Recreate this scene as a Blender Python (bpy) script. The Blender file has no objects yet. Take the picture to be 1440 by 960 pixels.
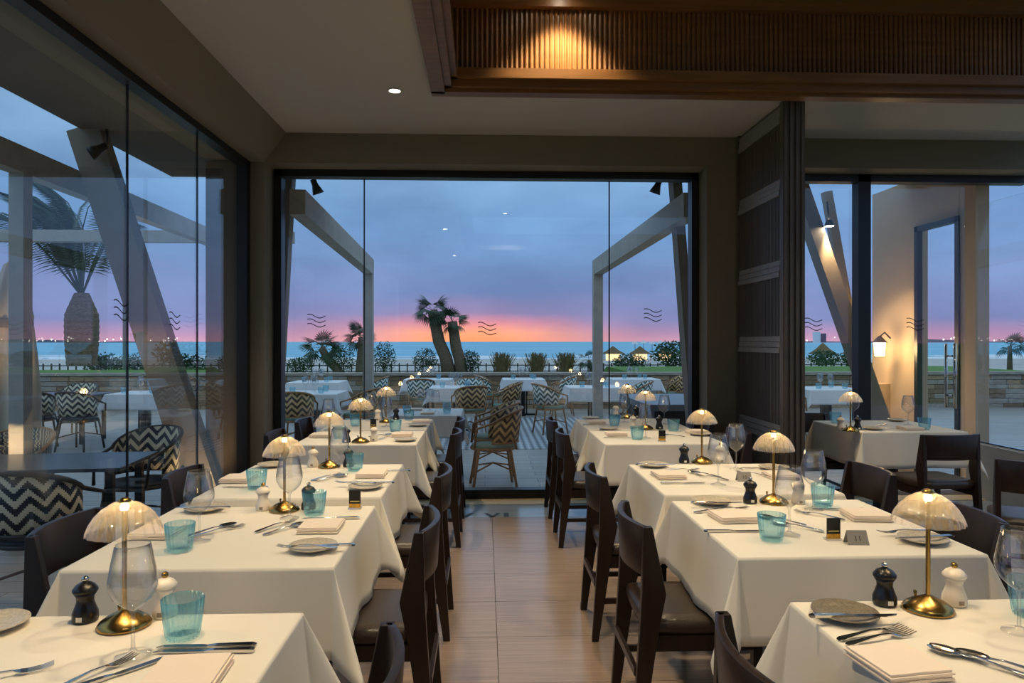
import bpy, math, random
from mathutils import Vector, Matrix
random.seed(7)
R = math.radians
PI = math.pi
sc = bpy.context.scene
COL = sc.collection
# ------------------------------------------------------------------ camera
F = 1000.0; H = 1.46; TH = math.atan(0.038)
cam_d = bpy.data.cameras.new('camera'); cam = bpy.data.objects.new('camera', cam_d); COL.objects.link(cam)
cam.location = (0, 0, H); cam.rotation_euler = (R(90), 0, -TH)
cam_d.sensor_width = 36; cam_d.lens = 36 * F / 1440; cam_d.clip_end = 20000; cam_d.clip_start = 0.02
sc.camera = cam
def ray(px, py):
    u = (px - 720) / F; v = (480 - py) / F
    return Vector((math.sin(TH) + u * math.cos(TH), math.cos(TH) - u * math.sin(TH), v))
def onz(px, py, z):
    r = ray(px, py); t = (z - H) / r.z
    return Vector((r.x * t, r.y * t, z))
def ony(px, py, y):
    r = ray(px, py); t = y / r.y
    return Vector((r.x * t, y, H + r.z * t))
# ------------------------------------------------------------------ colour
def lin(c):
    c = c / 255.0
    return c / 12.92 if c <= 0.04045 else ((c + 0.055) / 1.055) ** 2.4
def S(r, g, b): return (lin(r), lin(g), lin(b), 1.0)
# ------------------------------------------------------------------ world: dusk sky
sc.view_settings.view_transform = 'Standard'; sc.view_settings.look = 'None'
sc.view_settings.gamma = 1; sc.view_settings.use_curve_mapping = False
sc.view_settings.exposure = 0.0
W = bpy.data.worlds.new('dusk_sky'); sc.world = W; W.use_nodes = True
nt = W.node_tree; N = nt.nodes; N.clear()
def nn(t, **k):
    n = N.new(t)
    for a, b in k.items(): setattr(n, a, b)
    return n
out = nn('ShaderNodeOutputWorld'); bg = nn('ShaderNodeBackground'); nt.links.new(bg.outputs[0], out.inputs[0])
tc = nn('ShaderNodeTexCoord'); sep = nn('ShaderNodeSeparateXYZ'); nt.links.new(tc.outputs['Generated'], sep.inputs[0])
def wmath(op, a, b=None, clamp=False):
    m = nn('ShaderNodeMath', operation=op, use_clamp=clamp)
    for i, s in enumerate((a, b)):
        if s is None: continue
        if isinstance(s, (int, float)): m.inputs[i].default_value = s
        else: nt.links.new(s, m.inputs[i])
    return m.outputs[0]
def ramp(fac, stops):
    r = nn('ShaderNodeValToRGB'); e = r.color_ramp.elements
    while len(e) > 1: e.remove(e[-1])
    e[0].position, e[0].color = stops[0]
    for p, c in stops[1:]:
        x = e.new(p); x.color = c
    nt.links.new(fac, r.inputs[0]); return r.outputs[0]
# horizontal cloud noise displaces the elevation at which the bands change
mp = nn('ShaderNodeMapping'); mp.inputs['Scale'].default_value = (2.2, 2.2, 9.0); nt.links.new(tc.outputs['Generated'], mp.inputs[0])
nz = nn('ShaderNodeTexNoise'); nz.inputs['Scale'].default_value = 2.0; nz.inputs['Detail'].default_value = 6; nt.links.new(mp.outputs[0], nz.inputs[0])
nfac = wmath('SUBTRACT', nz.outputs[0], 0.5)
el = wmath('ADD', sep.outputs['Z'], wmath('MULTIPLY', nfac, wmath('MULTIPLY', wmath('MINIMUM', wmath('MAXIMUM', sep.outputs['Z'], 0.0), 0.1), 1.1)))
el2 = wmath('MULTIPLY', el, 2.0, True)      # 0..0.5 elevation sine -> 0..1
side = ramp(el2, [(0.0, S(186, 140, 164)), (0.02, S(166, 132, 166)), (0.055, S(120, 127, 172)), (0.2, S(106, 132, 176)),
                  (0.34, S(106, 144, 188)), (0.55, S(124, 162, 200)), (1.0, S(160, 190, 216))])
glow = ramp(el2, [(0.0, S(255, 158, 104)), (0.022, S(255, 166, 124)), (0.05, S(222, 142, 150)), (0.08, S(146, 130, 170)), (0.14, S(108, 130, 176)),
                  (0.34, S(106, 144, 188)), (0.55, S(124, 162, 200)), (1.0, S(160, 190, 216))])
az = wmath('DIVIDE', sep.outputs['X'], wmath('ADD', wmath('ABSOLUTE', sep.outputs['Y']), 0.001))
g = wmath('POWER', 2.718, wmath('MULTIPLY', wmath('MULTIPLY', wmath('ADD', az, 0.02), wmath('ADD', az, 0.02)), -42.0))
front = wmath('GREATER_THAN', sep.outputs['Y'], 0.0)
mx = nn('ShaderNodeMixRGB'); nt.links.new(wmath('MULTIPLY', g, front), mx.inputs[0]); nt.links.new(side, mx.inputs[1]); nt.links.new(glow, mx.inputs[2])
# soft pale cloud patches higher up
mp2 = nn('ShaderNodeMapping'); mp2.inputs['Scale'].default_value = (1.6, 1.6, 4.0); nt.links.new(tc.outputs['Generated'], mp2.inputs[0])
nz2 = nn('ShaderNodeTexNoise'); nz2.inputs['Scale'].default_value = 2.6; nz2.inputs['Detail'].default_value = 7; nt.links.new(mp2.outputs[0], nz2.inputs[0])
cl = ramp(nz2.outputs[0], [(0.38, (0.86, 0.86, 0.88, 1)), (0.7, (1.22, 1.2, 1.17, 1))])
mm = nn('ShaderNodeMixRGB', blend_type='MULTIPLY'); mm.inputs[0].default_value = 1; nt.links.new(mx.outputs[0], mm.inputs[1]); nt.links.new(cl, mm.inputs[2])
nt.links.new(mm.outputs[0], bg.inputs[0]); bg.inputs[1].default_value = 1.4

# ------------------------------------------------------------------ materials
MATS = {}
def mat(name, col, rough=0.6, metal=0.0, noise=None, bump=None, spec=0.5, coat=0.0):
    """principled material; noise=(scale tuple, amount) colour variation; bump=(scale, strength)"""
    if name in MATS: return MATS[name]
    m = bpy.data.materials.new(name); m.use_nodes = True; t = m.node_tree; b = t.nodes['Principled BSDF']
    b.inputs['Base Color'].default_value = col; b.inputs['Roughness'].default_value = rough; b.inputs['Metallic'].default_value = metal
    b.inputs['Specular IOR Level'].default_value = spec; b.inputs['Coat Weight'].default_value = coat
    if noise or bump:
        c = t.nodes.new('ShaderNodeTexCoord')
    if noise:
        p = t.nodes.new('ShaderNodeMapping'); p.inputs['Scale'].default_value = noise[0]; t.links.new(c.outputs['Object'], p.inputs[0])
        n = t.nodes.new('ShaderNodeTexNoise'); n.inputs['Scale'].default_value = 1; n.inputs['Detail'].default_value = 5; t.links.new(p.outputs[0], n.inputs[0])
        x = t.nodes.new('ShaderNodeValToRGB'); a = noise[1]
        x.color_ramp.elements[0].position = 0.3; x.color_ramp.elements[1].position = 0.7
        x.color_ramp.elements[0].color = tuple(v * (1 - a) for v in col[:3]) + (1,); x.color_ramp.elements[1].color = tuple(min(1, v * (1 + a)) for v in col[:3]) + (1,)
        t.links.new(n.outputs[0], x.inputs[0]); t.links.new(x.outputs[0], b.inputs['Base Color'])
    if bump:
        n2 = t.nodes.new('ShaderNodeTexNoise'); n2.inputs['Scale'].default_value = bump[0]; n2.inputs['Detail'].default_value = 4; t.links.new(c.outputs['Object'], n2.inputs[0])
        q = t.nodes.new('ShaderNodeBump'); q.inputs['Strength'].default_value = bump[1]; q.inputs['Distance'].default_value = 0.01
        t.links.new(n2.outputs[0], q.inputs['Height']); t.links.new(q.outputs[0], b.inputs['Normal'])
    MATS[name] = m; return m
def glass(name, tint=(0.97, 0.98, 0.98, 1), f0=0.04, gl=(1, 1, 1, 1), haze=0.0, hazecol=(1, 1, 1, 1), edge=None):
    """thin clear glass: see-through plus Schlick mirror reflection, optional translucent body"""
    if name in MATS: return MATS[name]
    m = bpy.data.materials.new(name); m.use_nodes = True; t = m.node_tree; t.nodes.clear(); L = t.links.new
    o = t.nodes.new('ShaderNodeOutputMaterial'); mixs = t.nodes.new('ShaderNodeMixShader'); L(mixs.outputs[0], o.inputs[0])
    tr = t.nodes.new('ShaderNodeBsdfTransparent'); tr.inputs[0].default_value = tint
    gs = t.nodes.new('ShaderNodeBsdfGlossy'); gs.inputs['Roughness'].default_value = 0.0; gs.inputs[0].default_value = gl
    lw = t.nodes.new('ShaderNodeLayerWeight'); lw.inputs[0].default_value = 0.5
    pw = t.nodes.new('ShaderNodeMath'); pw.operation = 'POWER'; L(lw.outputs['Facing'], pw.inputs[0]); pw.inputs[1].default_value = 5
    ma = t.nodes.new('ShaderNodeMath'); ma.operation = 'MULTIPLY_ADD'; L(pw.outputs[0], ma.inputs[0]); ma.inputs[1].default_value = 1 - f0; ma.inputs[2].default_value = f0
    L(ma.outputs[0], mixs.inputs[0]); body = tr.outputs[0]
    if edge:      # longer path through the wall where the glass curves away
        p2 = t.nodes.new('ShaderNodeMath'); p2.operation = 'POWER'; L(lw.outputs['Facing'], p2.inputs[0]); p2.inputs[1].default_value = 1.8
        ec = t.nodes.new('ShaderNodeMixRGB'); ec.inputs[1].default_value = tint; ec.inputs[2].default_value = edge; L(p2.outputs[0], ec.inputs[0]); L(ec.outputs[0], tr.inputs[0])
    if haze:
        tl = t.nodes.new('ShaderNodeBsdfTranslucent'); tl.inputs[0].default_value = hazecol
        df = t.nodes.new('ShaderNodeBsdfDiffuse'); df.inputs[0].default_value = hazecol
        ad = t.nodes.new('ShaderNodeMixShader'); ad.inputs[0].default_value = 0.5; L(tl.outputs[0], ad.inputs[1]); L(df.outputs[0], ad.inputs[2])
        mh = t.nodes.new('ShaderNodeMixShader'); mh.inputs[0].default_value = haze; L(tr.outputs[0], mh.inputs[1]); L(ad.outputs[0], mh.inputs[2]); body = mh.outputs[0]
    L(body, mixs.inputs[1]); L(gs.outputs[0], mixs.inputs[2])
    MATS[name] = m; return m
def emit(name, col, strength):
    if name in MATS: return MATS[name]
    m = bpy.data.materials.new(name); m.use_nodes = True; t = m.node_tree; b = t.nodes['Principled BSDF']
    b.inputs['Base Color'].default_value = col; b.inputs['Emission Color'].default_value = col; b.inputs['Emission Strength'].default_value = strength
    MATS[name] = m; return m
def chevron(name, c1, c2, dots=False):
    """woven zigzag pattern on the UVs (u = metres across, v = metres up)"""
    if name in MATS: return MATS[name]
    m = bpy.data.materials.new(name); m.use_nodes = True; t = m.node_tree; b = t.nodes['Principled BSDF']; L = t.links.new
    b.inputs['Roughness'].default_value = 0.45
    uv = t.nodes.new('ShaderNodeUVMap'); s = t.nodes.new('ShaderNodeSeparateXYZ'); L(uv.outputs[0], s.inputs[0])
    def M(op, a, bb=0.0):
        n = t.nodes.new('ShaderNodeMath'); n.operation = op
        for i, v in enumerate((a, bb)):
            if isinstance(v, (int, float)): n.inputs[i].default_value = v
            else: L(v, n.inputs[i])
        return n.outputs[0]
    st = 0.011
    u = M('MULTIPLY', M('FLOOR', M('DIVIDE', s.outputs[0], st)), st); v = M('MULTIPLY', M('FLOOR', M('DIVIDE', s.outputs[1], st)), st)
    if dots:
        k = M('GREATER_THAN', M('SINE', M('MULTIPLY', M('ADD', u, M('MULTIPLY', M('SINE', M('MULTIPLY', v, 174.0)), 0.004)), 174.0)), 0.55)
    else:
        zz = M('ABSOLUTE', M('SUBTRACT', M('FRACT', M('DIVIDE', u, 0.15)), 0.5))
        k = M('GREATER_THAN', M('FRACT', M('DIVIDE', M('ADD', v, M('MULTIPLY', zz, 0.15)), 0.085)), 0.5)
    x = t.nodes.new('ShaderNodeMixRGB'); L(k, x.inputs[0]); x.inputs[1].default_value = c1; x.inputs[2].default_value = c2; L(x.outputs[0], b.inputs['Base Color'])
    MATS[name] = m; return m
WALLC = mat('taupe_wall_paint', S(116, 107, 90), 0.8, noise=((1.5, 1.5, 1.5), 0.05))
CEILC = mat('ceiling_paint', S(172, 166, 156), 0.85)
BLACK = mat('black_aluminium', S(22, 22, 24), 0.4)
WOODD = mat('dark_stained_wood', S(40, 27, 21), 0.35, noise=((30, 30, 3), 0.35))
COFFW = mat('brown_coffer_wood', S(112, 74, 34), 0.4, noise=((3, 30, 30), 0.2))
SCRW = mat('grey_brown_slat_wood', S(84, 74, 64), 0.45, noise=((20, 20, 2), 0.2))
RAILM = mat('pale_grey_rail_wood', S(128, 122, 116), 0.4, noise=((2, 20, 40), 0.15))
LEATH = mat('brown_black_leather', S(58, 46, 38), 0.33, bump=(180, 0.15))
CLOTH = mat('cream_linen', S(236, 228, 212), 0.85, bump=(9, 0.12))
NAPK = mat('folded_cream_napkin', S(244, 226, 206), 0.9, bump=(60, 0.1))
BRASS = mat('brushed_brass', S(170, 138, 78), 0.25, 1.0)
STEEL = mat('polished_steel', S(205, 203, 200), 0.15, 1.0)
MILLB = mat('black_lacquered_wood', S(20, 19, 19), 0.3)
MILLW = mat('white_lacquered_wood', S(232, 224, 208), 0.35)
CERAM = mat('speckled_stoneware', S(196, 184, 162), 0.35, noise=((120, 120, 120), 0.2))
CERAMD = mat('grey_speckled_stoneware', S(126, 116, 100), 0.35, noise=((150, 150, 150), 0.35))
GLASS = glass('window_glass')
WINEG = glass('wine_glass_crystal', (0.955, 0.96, 0.96, 1), 0.085, haze=0.012, edge=(0.5, 0.5, 0.5, 1))
BLUEG = glass('blue_tumbler_glass', (0.84, 0.945, 0.97, 1), 0.07, haze=0.05, hazecol=S(120, 205, 225), edge=(0.22, 0.62, 0.74, 1))
SHADE = glass('pleated_glass_shade', (0.95, 0.92, 0.87, 1), 0.10, haze=0.20, hazecol=S(255, 238, 205), edge=(0.55, 0.48, 0.38, 1))
TILE = mat('wood_look_floor_tile', S(150, 130, 115), 0.2, noise=((2.0, 60, 2), 0.16))
TILEG = mat('grey_stone_strip', S(158, 168, 174), 0.14, noise=((3, 30, 3), 0.1))
GROUT = mat('dark_grout', S(58, 46, 38), 0.8)
DECK = mat('grey_terrace_plank', S(168, 164, 158), 0.4, noise=((1.2, 22, 1), 0.18))
def planks(m):
    t = m.node_tree; L = t.links.new; b = t.nodes['Principled BSDF']; src = b.inputs['Base Color'].links[0].from_socket
    c = t.nodes.new('ShaderNodeTexCoord'); k = t.nodes.new('ShaderNodeTexBrick'); L(c.outputs['Object'], k.inputs[0]); k.inputs['Scale'].default_value = 1; k.inputs['Brick Width'].default_value = 1.2; k.inputs['Row Height'].default_value = .2; k.inputs['Mortar Size'].default_value = .004
    L(src, k.inputs['Color1']); k.inputs['Color2'].default_value = S(150, 142, 132); k.inputs['Mortar'].default_value = S(84, 80, 76); k.inputs['Bias'].default_value = -.4; L(k.outputs[0], b.inputs['Base Color'])
planks(DECK)
POLEM = mat('grey_pole_paint', S(150, 150, 148), .5)
BEAMW = mat('weathered_white_beam', S(176, 170, 160), 0.7, noise=((6, 6, 6), 0.1))
STRUTM = mat('taupe_strut_paint', S(140, 126, 110), 0.6)
RATT = mat('rattan_cane', S(150, 108, 68), 0.45, noise=((40, 40, 40), 0.2))
GRASS = mat('lawn_green', S(92, 128, 44), 0.9, noise=((4, 4, 4), 0.3))
LEAF = mat('dark_leaf', S(48, 78, 44), 0.6, noise=((3, 3, 3), 0.45))
LEAF2 = mat('palm_leaf', S(62, 84, 58), 0.6, noise=((3, 3, 3), 0.4))
BARK = mat('palm_bark', S(118, 98, 80), 0.9, noise=((10, 10, 25), 0.4))
REED = mat('dry_reed', S(120, 100, 62), 0.9, noise=((5, 5, 5), 0.3))
BULB = emit('warm_bulb', (1.0, 0.72, 0.38, 1), 25.0)
SPOTE = emit('downlight_lens', (1.0, 0.86, 0.66, 1), 60.0)
LANTE = emit('lantern_flame_glass', (1.0, 0.74, 0.36, 1), 14.0)
INK = mat('dark_print', S(34, 34, 36), 0.6)

# ------------------------------------------------------------------ mesh building
class MB:
    def __init__(s): s.v = []; s.f = []; s.uv = None
    def box(s, x0, x1, y0, y1, z0, z1, M=None):
        n = len(s.v); P = [Vector((x, y, z)) for z in (z0, z1) for y in (y0, y1) for x in (x0, x1)]
        s.v += [M @ p if M else p for p in P]
        s.f += [tuple(n + i for i in q) for q in ((0, 2, 3, 1), (4, 5, 7, 6), (0, 1, 5, 4), (2, 6, 7, 3), (0, 4, 6, 2), (1, 3, 7, 5))]; return s
    def rings(s, rings, cap=True, closed=False):
        """rings: list of equal-length vertex loops, skinned"""
        n = len(s.v); k = len(rings[0])
        for r in rings: s.v += [Vector(p) for p in r]
        m = len(rings)
        for i in range(m if closed else m - 1):
            a = n + i * k; b = n + ((i + 1) % m) * k
            for j in range(k): s.f.append((a + j, a + (j + 1) % k, b + (j + 1) % k, b + j))
        if cap and not closed:
            s.f.append(tuple(n + j for j in reversed(range(k)))); s.f.append(tuple(n + (m - 1) * k + j for j in range(k)))
        return s
    def lathe(s, prof, seg=20, M=None, cap=False, rib=0, amp=0.0):
        rr = []
        for r, z in prof:
            ring = []
            for j in range(seg):
                a = 2 * PI * j / seg; q = r * (1 + (amp * math.cos(rib * a) if rib else 0))
                p = Vector((q * math.cos(a), q * math.sin(a), z)); ring.append(M @ p if M else p)
            rr.append(ring)
        return s.rings(rr, cap)
    def tube(s, pts, r, seg=8, cap=True):
        pts = [Vector(p) for p in pts]; rr = []
        for i, p in enumerate(pts):
            d = (pts[min(i + 1, len(pts) - 1)] - pts[max(i - 1, 0)]).normalized()
            a = Vector((0, 0, 1)) if abs(d.z) < 0.9 else Vector((1, 0, 0))
            e1 = d.cross(a).normalized(); e2 = d.cross(e1).normalized(); q = r[i] if isinstance(r, (list, tuple)) else r
            rr.append([p + e1 * q * math.cos(2 * PI * j / seg) + e2 * q * math.sin(2 * PI * j / seg) for j in range(seg)])
        return s.rings(rr, cap)
    def bar(s, p0, p1, w, h):
        """square-section bar from p0 to p1; w across, h the other way"""
        p0 = Vector(p0); p1 = Vector(p1); d = (p1 - p0).normalized()
        a = Vector((0, 0, 1)) if abs(d.z) < 0.99 else Vector((0, 1, 0))
        e1 = d.cross(a).normalized(); e2 = e1.cross(d).normalized()
        return s.rings([[p + e1 * w / 2 * i + e2 * h / 2 * j for i, j in ((-1, -1), (1, -1), (1, 1), (-1, 1))] for p in (p0, p1)])
    def quad(s, a, b, c, d):
        n = len(s.v); s.v += [Vector(p) for p in (a, b, c, d)]; s.f.append((n, n + 1, n + 2, n + 3)); return s
    def mesh(s, name, smooth=False):
        me = bpy.data.meshes.new(name); me.from_pydata([tuple(p) for p in s.v], [], s.f); me.update()
        if smooth:
            for p in me.polygons: p.use_smooth = True
        return me
    def obj(s, name, m, parent=None, smooth=False, bevel=0):
        o = bpy.data.objects.new(name, s.mesh(name, smooth)); COL.objects.link(o); o.data.materials.append(m)
        if parent: o.parent = parent
        if bevel:
            b = o.modifiers.new('bevel', 'BEVEL'); b.width = bevel; b.segments = 2
        return o
def tag(o, label, cat, group=None):
    o['label'] = label; o['category'] = cat
    if group: o['group'] = group
    return o
def struct(o): o['kind'] = 'structure'; return o
def stuff(o): o['kind'] = 'stuff'; return o
def empty(name, loc=(0, 0, 0), rz=0):
    o = bpy.data.objects.new(name, None); COL.objects.link(o); o.location = loc; o.rotation_euler = (0, 0, rz); o.empty_display_size = 0.1; return o
def thing(name, label, cat, group=None, loc=(0, 0, 0), rz=0): return tag(empty(name, loc, rz), label, cat, group)
def copy_tree(o, parent=None):
    c = o.copy(); COL.objects.link(c); c.parent = parent
    for ch in o.children: copy_tree(ch, c)
    return c
PROTO = {}
def place(kind, label, loc, rz=0, group=None, mats=None):
    """first use takes the prototype itself, later uses copy it with its parts"""
    p, used = PROTO[kind]
    o = copy_tree(p) if used else p
    PROTO[kind][1] = True
    o.location = loc; o.rotation_euler = (0, 0, rz); o['label'] = label
    if group: o['group'] = group
    return o

# ================================================================== STRUCTURE
CZ = 3.307; WY = 6.36; FY = 6.59; GY = 6.68; XL = -2.07; XG = -2.13; OPZ = 3.04
floor = struct(MB().box(-2.1, 5.2, -4.0, 6.85, -0.15, -0.006).obj('floor', GROUT))
tw, td = 1.2, 0.4792; jx = onz(697, 850, 0).x; jy = onz(700, 845.5, 0).y
tm = MB().box(0.0015, tw - 0.0015, 0.0015, td - 0.0015, -0.006, 0).mesh('floor_tile'); tm.materials.append(TILE)
for i in range(-2, 4):
    for j in range(-7, 5):
        x = jx + i * tw; y = jy + j * td
        if x > 4.6 or y + td > 5.98 or x < -2.9: continue
        o = bpy.data.objects.new('tile', tm); COL.objects.link(o); o.parent = floor; o.location = (x, y, 0)
        if x < -2.1: o.location.x = -2.1
ty = jy + 5 * td if jy + 5 * td < 5.98 else jy + 4 * td
stm = MB().box(0.0015, 0.8985, 0, 0.46, -0.006, 0.0).mesh('strip_tile'); stm.materials.append(TILEG)
for i in range(8):
    o = bpy.data.objects.new('strip_tile', stm); COL.objects.link(o); o.parent = floor; o.location = (-2.1 + 0.9 * i, ty, 0)
MB().box(-2.1, 5.1, ty + 0.465, FY, -0.006, 0.004).obj('threshold', mat('beige_threshold', S(196, 176, 140), 0.5), floor)
# dark letters inlaid in the grey strip, feet cut by the tile edge
lt = MB(); z = 0.002
for x0, sl in ((-0.19, 0.06), (0.045, -0.055), (0.045, 0.055)):
    lt.quad((x0, ty + 0.005, z), (x0 + 0.035, ty + 0.005, z), (x0 + 0.035 + sl, ty + 0.14, z), (x0 + sl, ty + 0.14, z))
lt.quad((0.16, ty + 0.005, z), (0.2, ty + 0.005, z), (0.2, ty + 0.14, z), (0.16, ty + 0.14, z))
lt.obj('floor_lettering', INK, floor)

# ceiling with coffer opening  (coffer: x from -0.40 to 6, y from 1.0 to 5.24)
KX0, KY1, KZ = -0.36, 5.22, 3.98
struct(MB().box(-1.757, 5.2, KY1, WY + 0.4, CZ, CZ + 0.1).box(-1.757, KX0, -4, KY1, CZ, CZ + 0.1).box(KX0, 5.2, -4, -1.0, CZ, CZ + 0.1).obj('ceiling', CEILC))
cof = struct(empty('trim_1'))
MB().box(KX0, 5.2, -1.0, KY1, KZ, KZ + 0.1).obj('coffer_ceiling', CEILC, cof)
for k, (w, z0, z1) in enumerate(((0.0, CZ - 0.045, CZ + 0.012), (0.05, CZ - 0.02, CZ + 0.05), (0.09, CZ + 0.03, CZ + 0.10))):
    b = MB().box(KX0 - 0.03 + w, 5.2, KY1 - 0.07 - w, KY1 + 0.03 - w, z0, z1)
    b.box(KX0 - 0.03 + w, KX0 + 0.07 + w, -1.0, KY1 - 0.03 - w, z0, z1)
    b.obj('moulding', COFFW, cof)
fy = KY1 - 0.06
MB().box(KX0, 5.2, fy, fy + 0.06, CZ, KZ).box(KX0 - 0.02, KX0 + 0.04, -1, fy, CZ, KZ).obj('coffer_side', COFFW, cof)
fl = MB(); x = KX0 + 0.12
while x < 5.1:
    fl.rings([[(x + 0.014 * math.cos(a), fy - 0.016 * math.sin(a), zz) for a in [PI * q / 4 for q in range(5)]] for zz in (CZ + 0.10, KZ - 0.11)], cap=False); x += 0.036
stuff(fl.obj('fluting', COFFW, cof))
MB().box(KX0, 5.2, fy - 0.06, fy + 0.02, KZ - 0.11, KZ).box(KX0 + 0.02, KX0 + 0.10, -1, fy, KZ - 0.11, KZ).obj('crown_moulding', COFFW, cof)

# back wall: lintel, left strip, pier between the bays, right bay lintel
bw = struct(MB().box(-2.4, 5.2, WY, 6.86, OPZ, CZ + 0.12).box(-2.4, -1.947, WY, 6.86, -0.15, OPZ).box(2.007, 2.42, WY, 6.86, -0.15, OPZ).obj('wall_back', WALLC))
# left beam with inclined face, soffit over the side glazing
lw_ = MB().rings([[(-1.757, y, CZ), (-1.757, y, CZ + 0.1), (-2.45, y, CZ + 0.1), (-2.45, y, OPZ + 0.02), (-1.95, y, OPZ)] for y in (-4, WY)])
struct(lw_.obj('wall_left', WALLC))
struct(MB().box(-2.1, 5.2, -4.1, -4.0, -0.1, 4.1).obj('wall_rear', WALLC))
# main window
def wave(parent, x, z, y, w=0.17, axis='x'):
    m = MB()
    for k in range(3):
        ps = [(w * (i / 12 - 0.5), 0.014 * math.sin(2 * PI * i / 12 + 0.6) + (k - 1) * 0.042 - 0.012 * (i / 12)) for i in range(13)]
        for i in range(12):
            (a, b), (c, d) = ps[i], ps[i + 1]
            q = [(a, b - 0.004), (c, d - 0.004), (c, d + 0.004), (a, b + 0.004)]
            m.quad(*[(x + u, y, z + v) if axis == 'x' else (x, y + u, z + v) for u, v in q])
    return m.obj('wave_mark', INK, parent)
w1 = struct(empty('window_1')); X0, X1 = -1.93, 2.0
MB().box(X0, X0 + 0.065, FY, FY + 0.13, 0, OPZ).box(X1 - 0.065, X1, FY, FY + 0.13, 0, OPZ).box(X0, X1, FY, FY + 0.13, OPZ - 0.065, OPZ + 0.01).box(X0, X1, FY, FY + 0.13, 0, 0.085).obj('window_frame', BLACK, w1)
xs = [X0 + 0.05, ony(512, 400, GY).x, ony(857, 400, GY).x, X1 - 0.05]
for i in range(3):
    MB().box(xs[i] + 0.002, xs[i + 1] - 0.002, GY + 0.012 * (i % 2), GY + 0.01 + 0.012 * (i % 2), 0.06, OPZ - 0.05).obj('pane', GLASS, w1)
for xx in xs[1:3]: MB().box(xx - .0045, xx + .0045, GY - .002, GY + .024, .06, OPZ - .05).obj('joint_seal', INK, w1)
for px, py in ((445, 450), (685, 461), (918, 442)):
    p = ony(px, py, GY - 0.004); wave(w1, p.x, p.z, p.y)
# left side glazing
w2 = struct(empty('window_2'))
MB().box(XL - 0.09, XL, -4, WY, OPZ - 0.05, OPZ + 0.02).box(XL - 0.09, XL, WY - 0.09, WY, 0, OPZ).box(XL - 0.09, XL, -4, WY, -0.1, 0.05).obj('window_frame', BLACK, w2)
ys = [-4, 1.2, 4.32, 5.35, WY - 0.06]
for i in range(4):
    MB().box(XG - 0.005, XG + 0.005, ys[i] + 0.003, ys[i + 1] - 0.003, 0.03, OPZ - 0.03).obj('pane', GLASS, w2)
for yy in ys[1:4]: MB().box(XG - .007, XG + .007, yy - .003, yy + .003, .03, OPZ - .03).obj('joint_seal', INK, w2)
for px, py in ((171, 435), (246, 450)):
    r = ray(px, py); t = (XG + 0.008) / r.x; wave(w2, XG + 0.008, H + r.z * t, r.y * t, axis='y')
# right bay window and glass doors
w3 = struct(empty('window_3')); xm = ony(1216, 400, FY).x
MB().box(2.42, 5.2, FY, FY + 0.12, OPZ - 0.07, OPZ + 0.01).box(xm - 0.06, xm + 0.06, FY, FY + 0.12, 0, OPZ).box(2.42, xm, FY, FY + 0.12, 0, 0.07).box(2.42, 2.47, FY, FY + 0.12, 0, OPZ).obj('window_frame', BLACK, w3)
MB().box(2.46, xm - 0.04, GY, GY + 0.01, 0.05, OPZ - 0.05).obj('pane', GLASS, w3)
p = ony(1144, 455, GY - 0.004); wave(w3, p.x, p.z, p.y)
d1 = struct(empty('door_1')); xj = ony(1349, 400, GY).x
MB().box(xm + 0.05, xj - 0.003, GY, GY + 0.012, 0.01, OPZ - 0.06).obj('pane', GLASS, d1)
MB().box(xj + 0.003, 4.62, GY, GY + 0.012, 0.01, OPZ - 0.06).obj('pane', GLASS, d1)
p = ony(1287, 455, GY - 0.004); wave(d1, p.x, p.z, p.y)
hx = ony(1337, 530, GY).x
for sy in (-0.06, 0.07):
    MB().tube([(hx, GY + sy, 0.82), (hx, GY + sy, 1.44)], 0.016, 10).obj('door_handle', STEEL, d1, True)
MB().tube([(hx, GY - 0.06, 1.32), (hx, GY + 0.07, 1.32)], 0.01).tube([(hx, GY - 0.06, 0.94), (hx, GY + 0.07, 0.94)], 0.01).obj('handle_fixing', STEEL, d1, True)
# right side glazing on a low plinth
XR = 4.62
struct(MB().box(XR, XR + 0.14, -4, WY + 0.3, 0, 0.5).obj('wall_right', mat('pale_plinth', S(176, 168, 156), 0.5, noise=((2, 2, 14), 0.1))))
w4 = struct(empty('window_4'))
MB().box(XR + 0.05, XR + 0.06, -3.9, FY - 0.02, 0.5, 2.75).obj('pane', GLASS, w4)
MB().box(XR + 0.04, XR + 0.07, -3.9, FY - 0.02, 0.5, 0.52).obj('window_frame', STEEL, w4)
tag(MB().box(XR - 0.012, XR, 5.75, 5.84, 0.2, 0.31).obj('wall_socket', mat('grey_socket', S(150, 150, 150), 0.4)), 'grey wall socket in the low plinth at the far right', 'socket')
# slatted screen partition
scr = struct(empty('wall_screen')); sx = 2.30; sy0, sy1 = 5.42, WY - 0.005
MB().box(sx, sx + 0.05, sy0, sy1, 0, CZ - 0.002).obj('screen_panel', SCRW, scr)
MB().box(sx - 0.02, sx + 0.15, sy0 - 0.06, sy0, 0, CZ - 0.002).obj('end_post', SCRW, scr)
MB().box(sx - 0.03, sx + 0.02, sy1 - 0.05, sy1, 0, CZ - 0.002).obj('end_post', SCRW, scr)
fl = MB()
for k in range(4): fl.box(sx - 0.015 + 0.045 * k, sx + 0.01 + 0.045 * k, sy0 - 0.072, sy0 - 0.06, 0, CZ - 0.002)
fl.obj('post_fluting', SCRW, scr)
for zc in (CZ - 0.09, 2.66, 2.03, 1.44, 0.75, 0.1):
    for k in range(3): MB().box(sx - 0.028 + 0.006 * k, sx, sy0, sy1 - 0.05, zc - 0.07 + 0.045 * k, zc - 0.03 + 0.045 * k).obj('screen_rail', RAILM, scr)
fl = MB(); y = sy0 + 0.02
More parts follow.
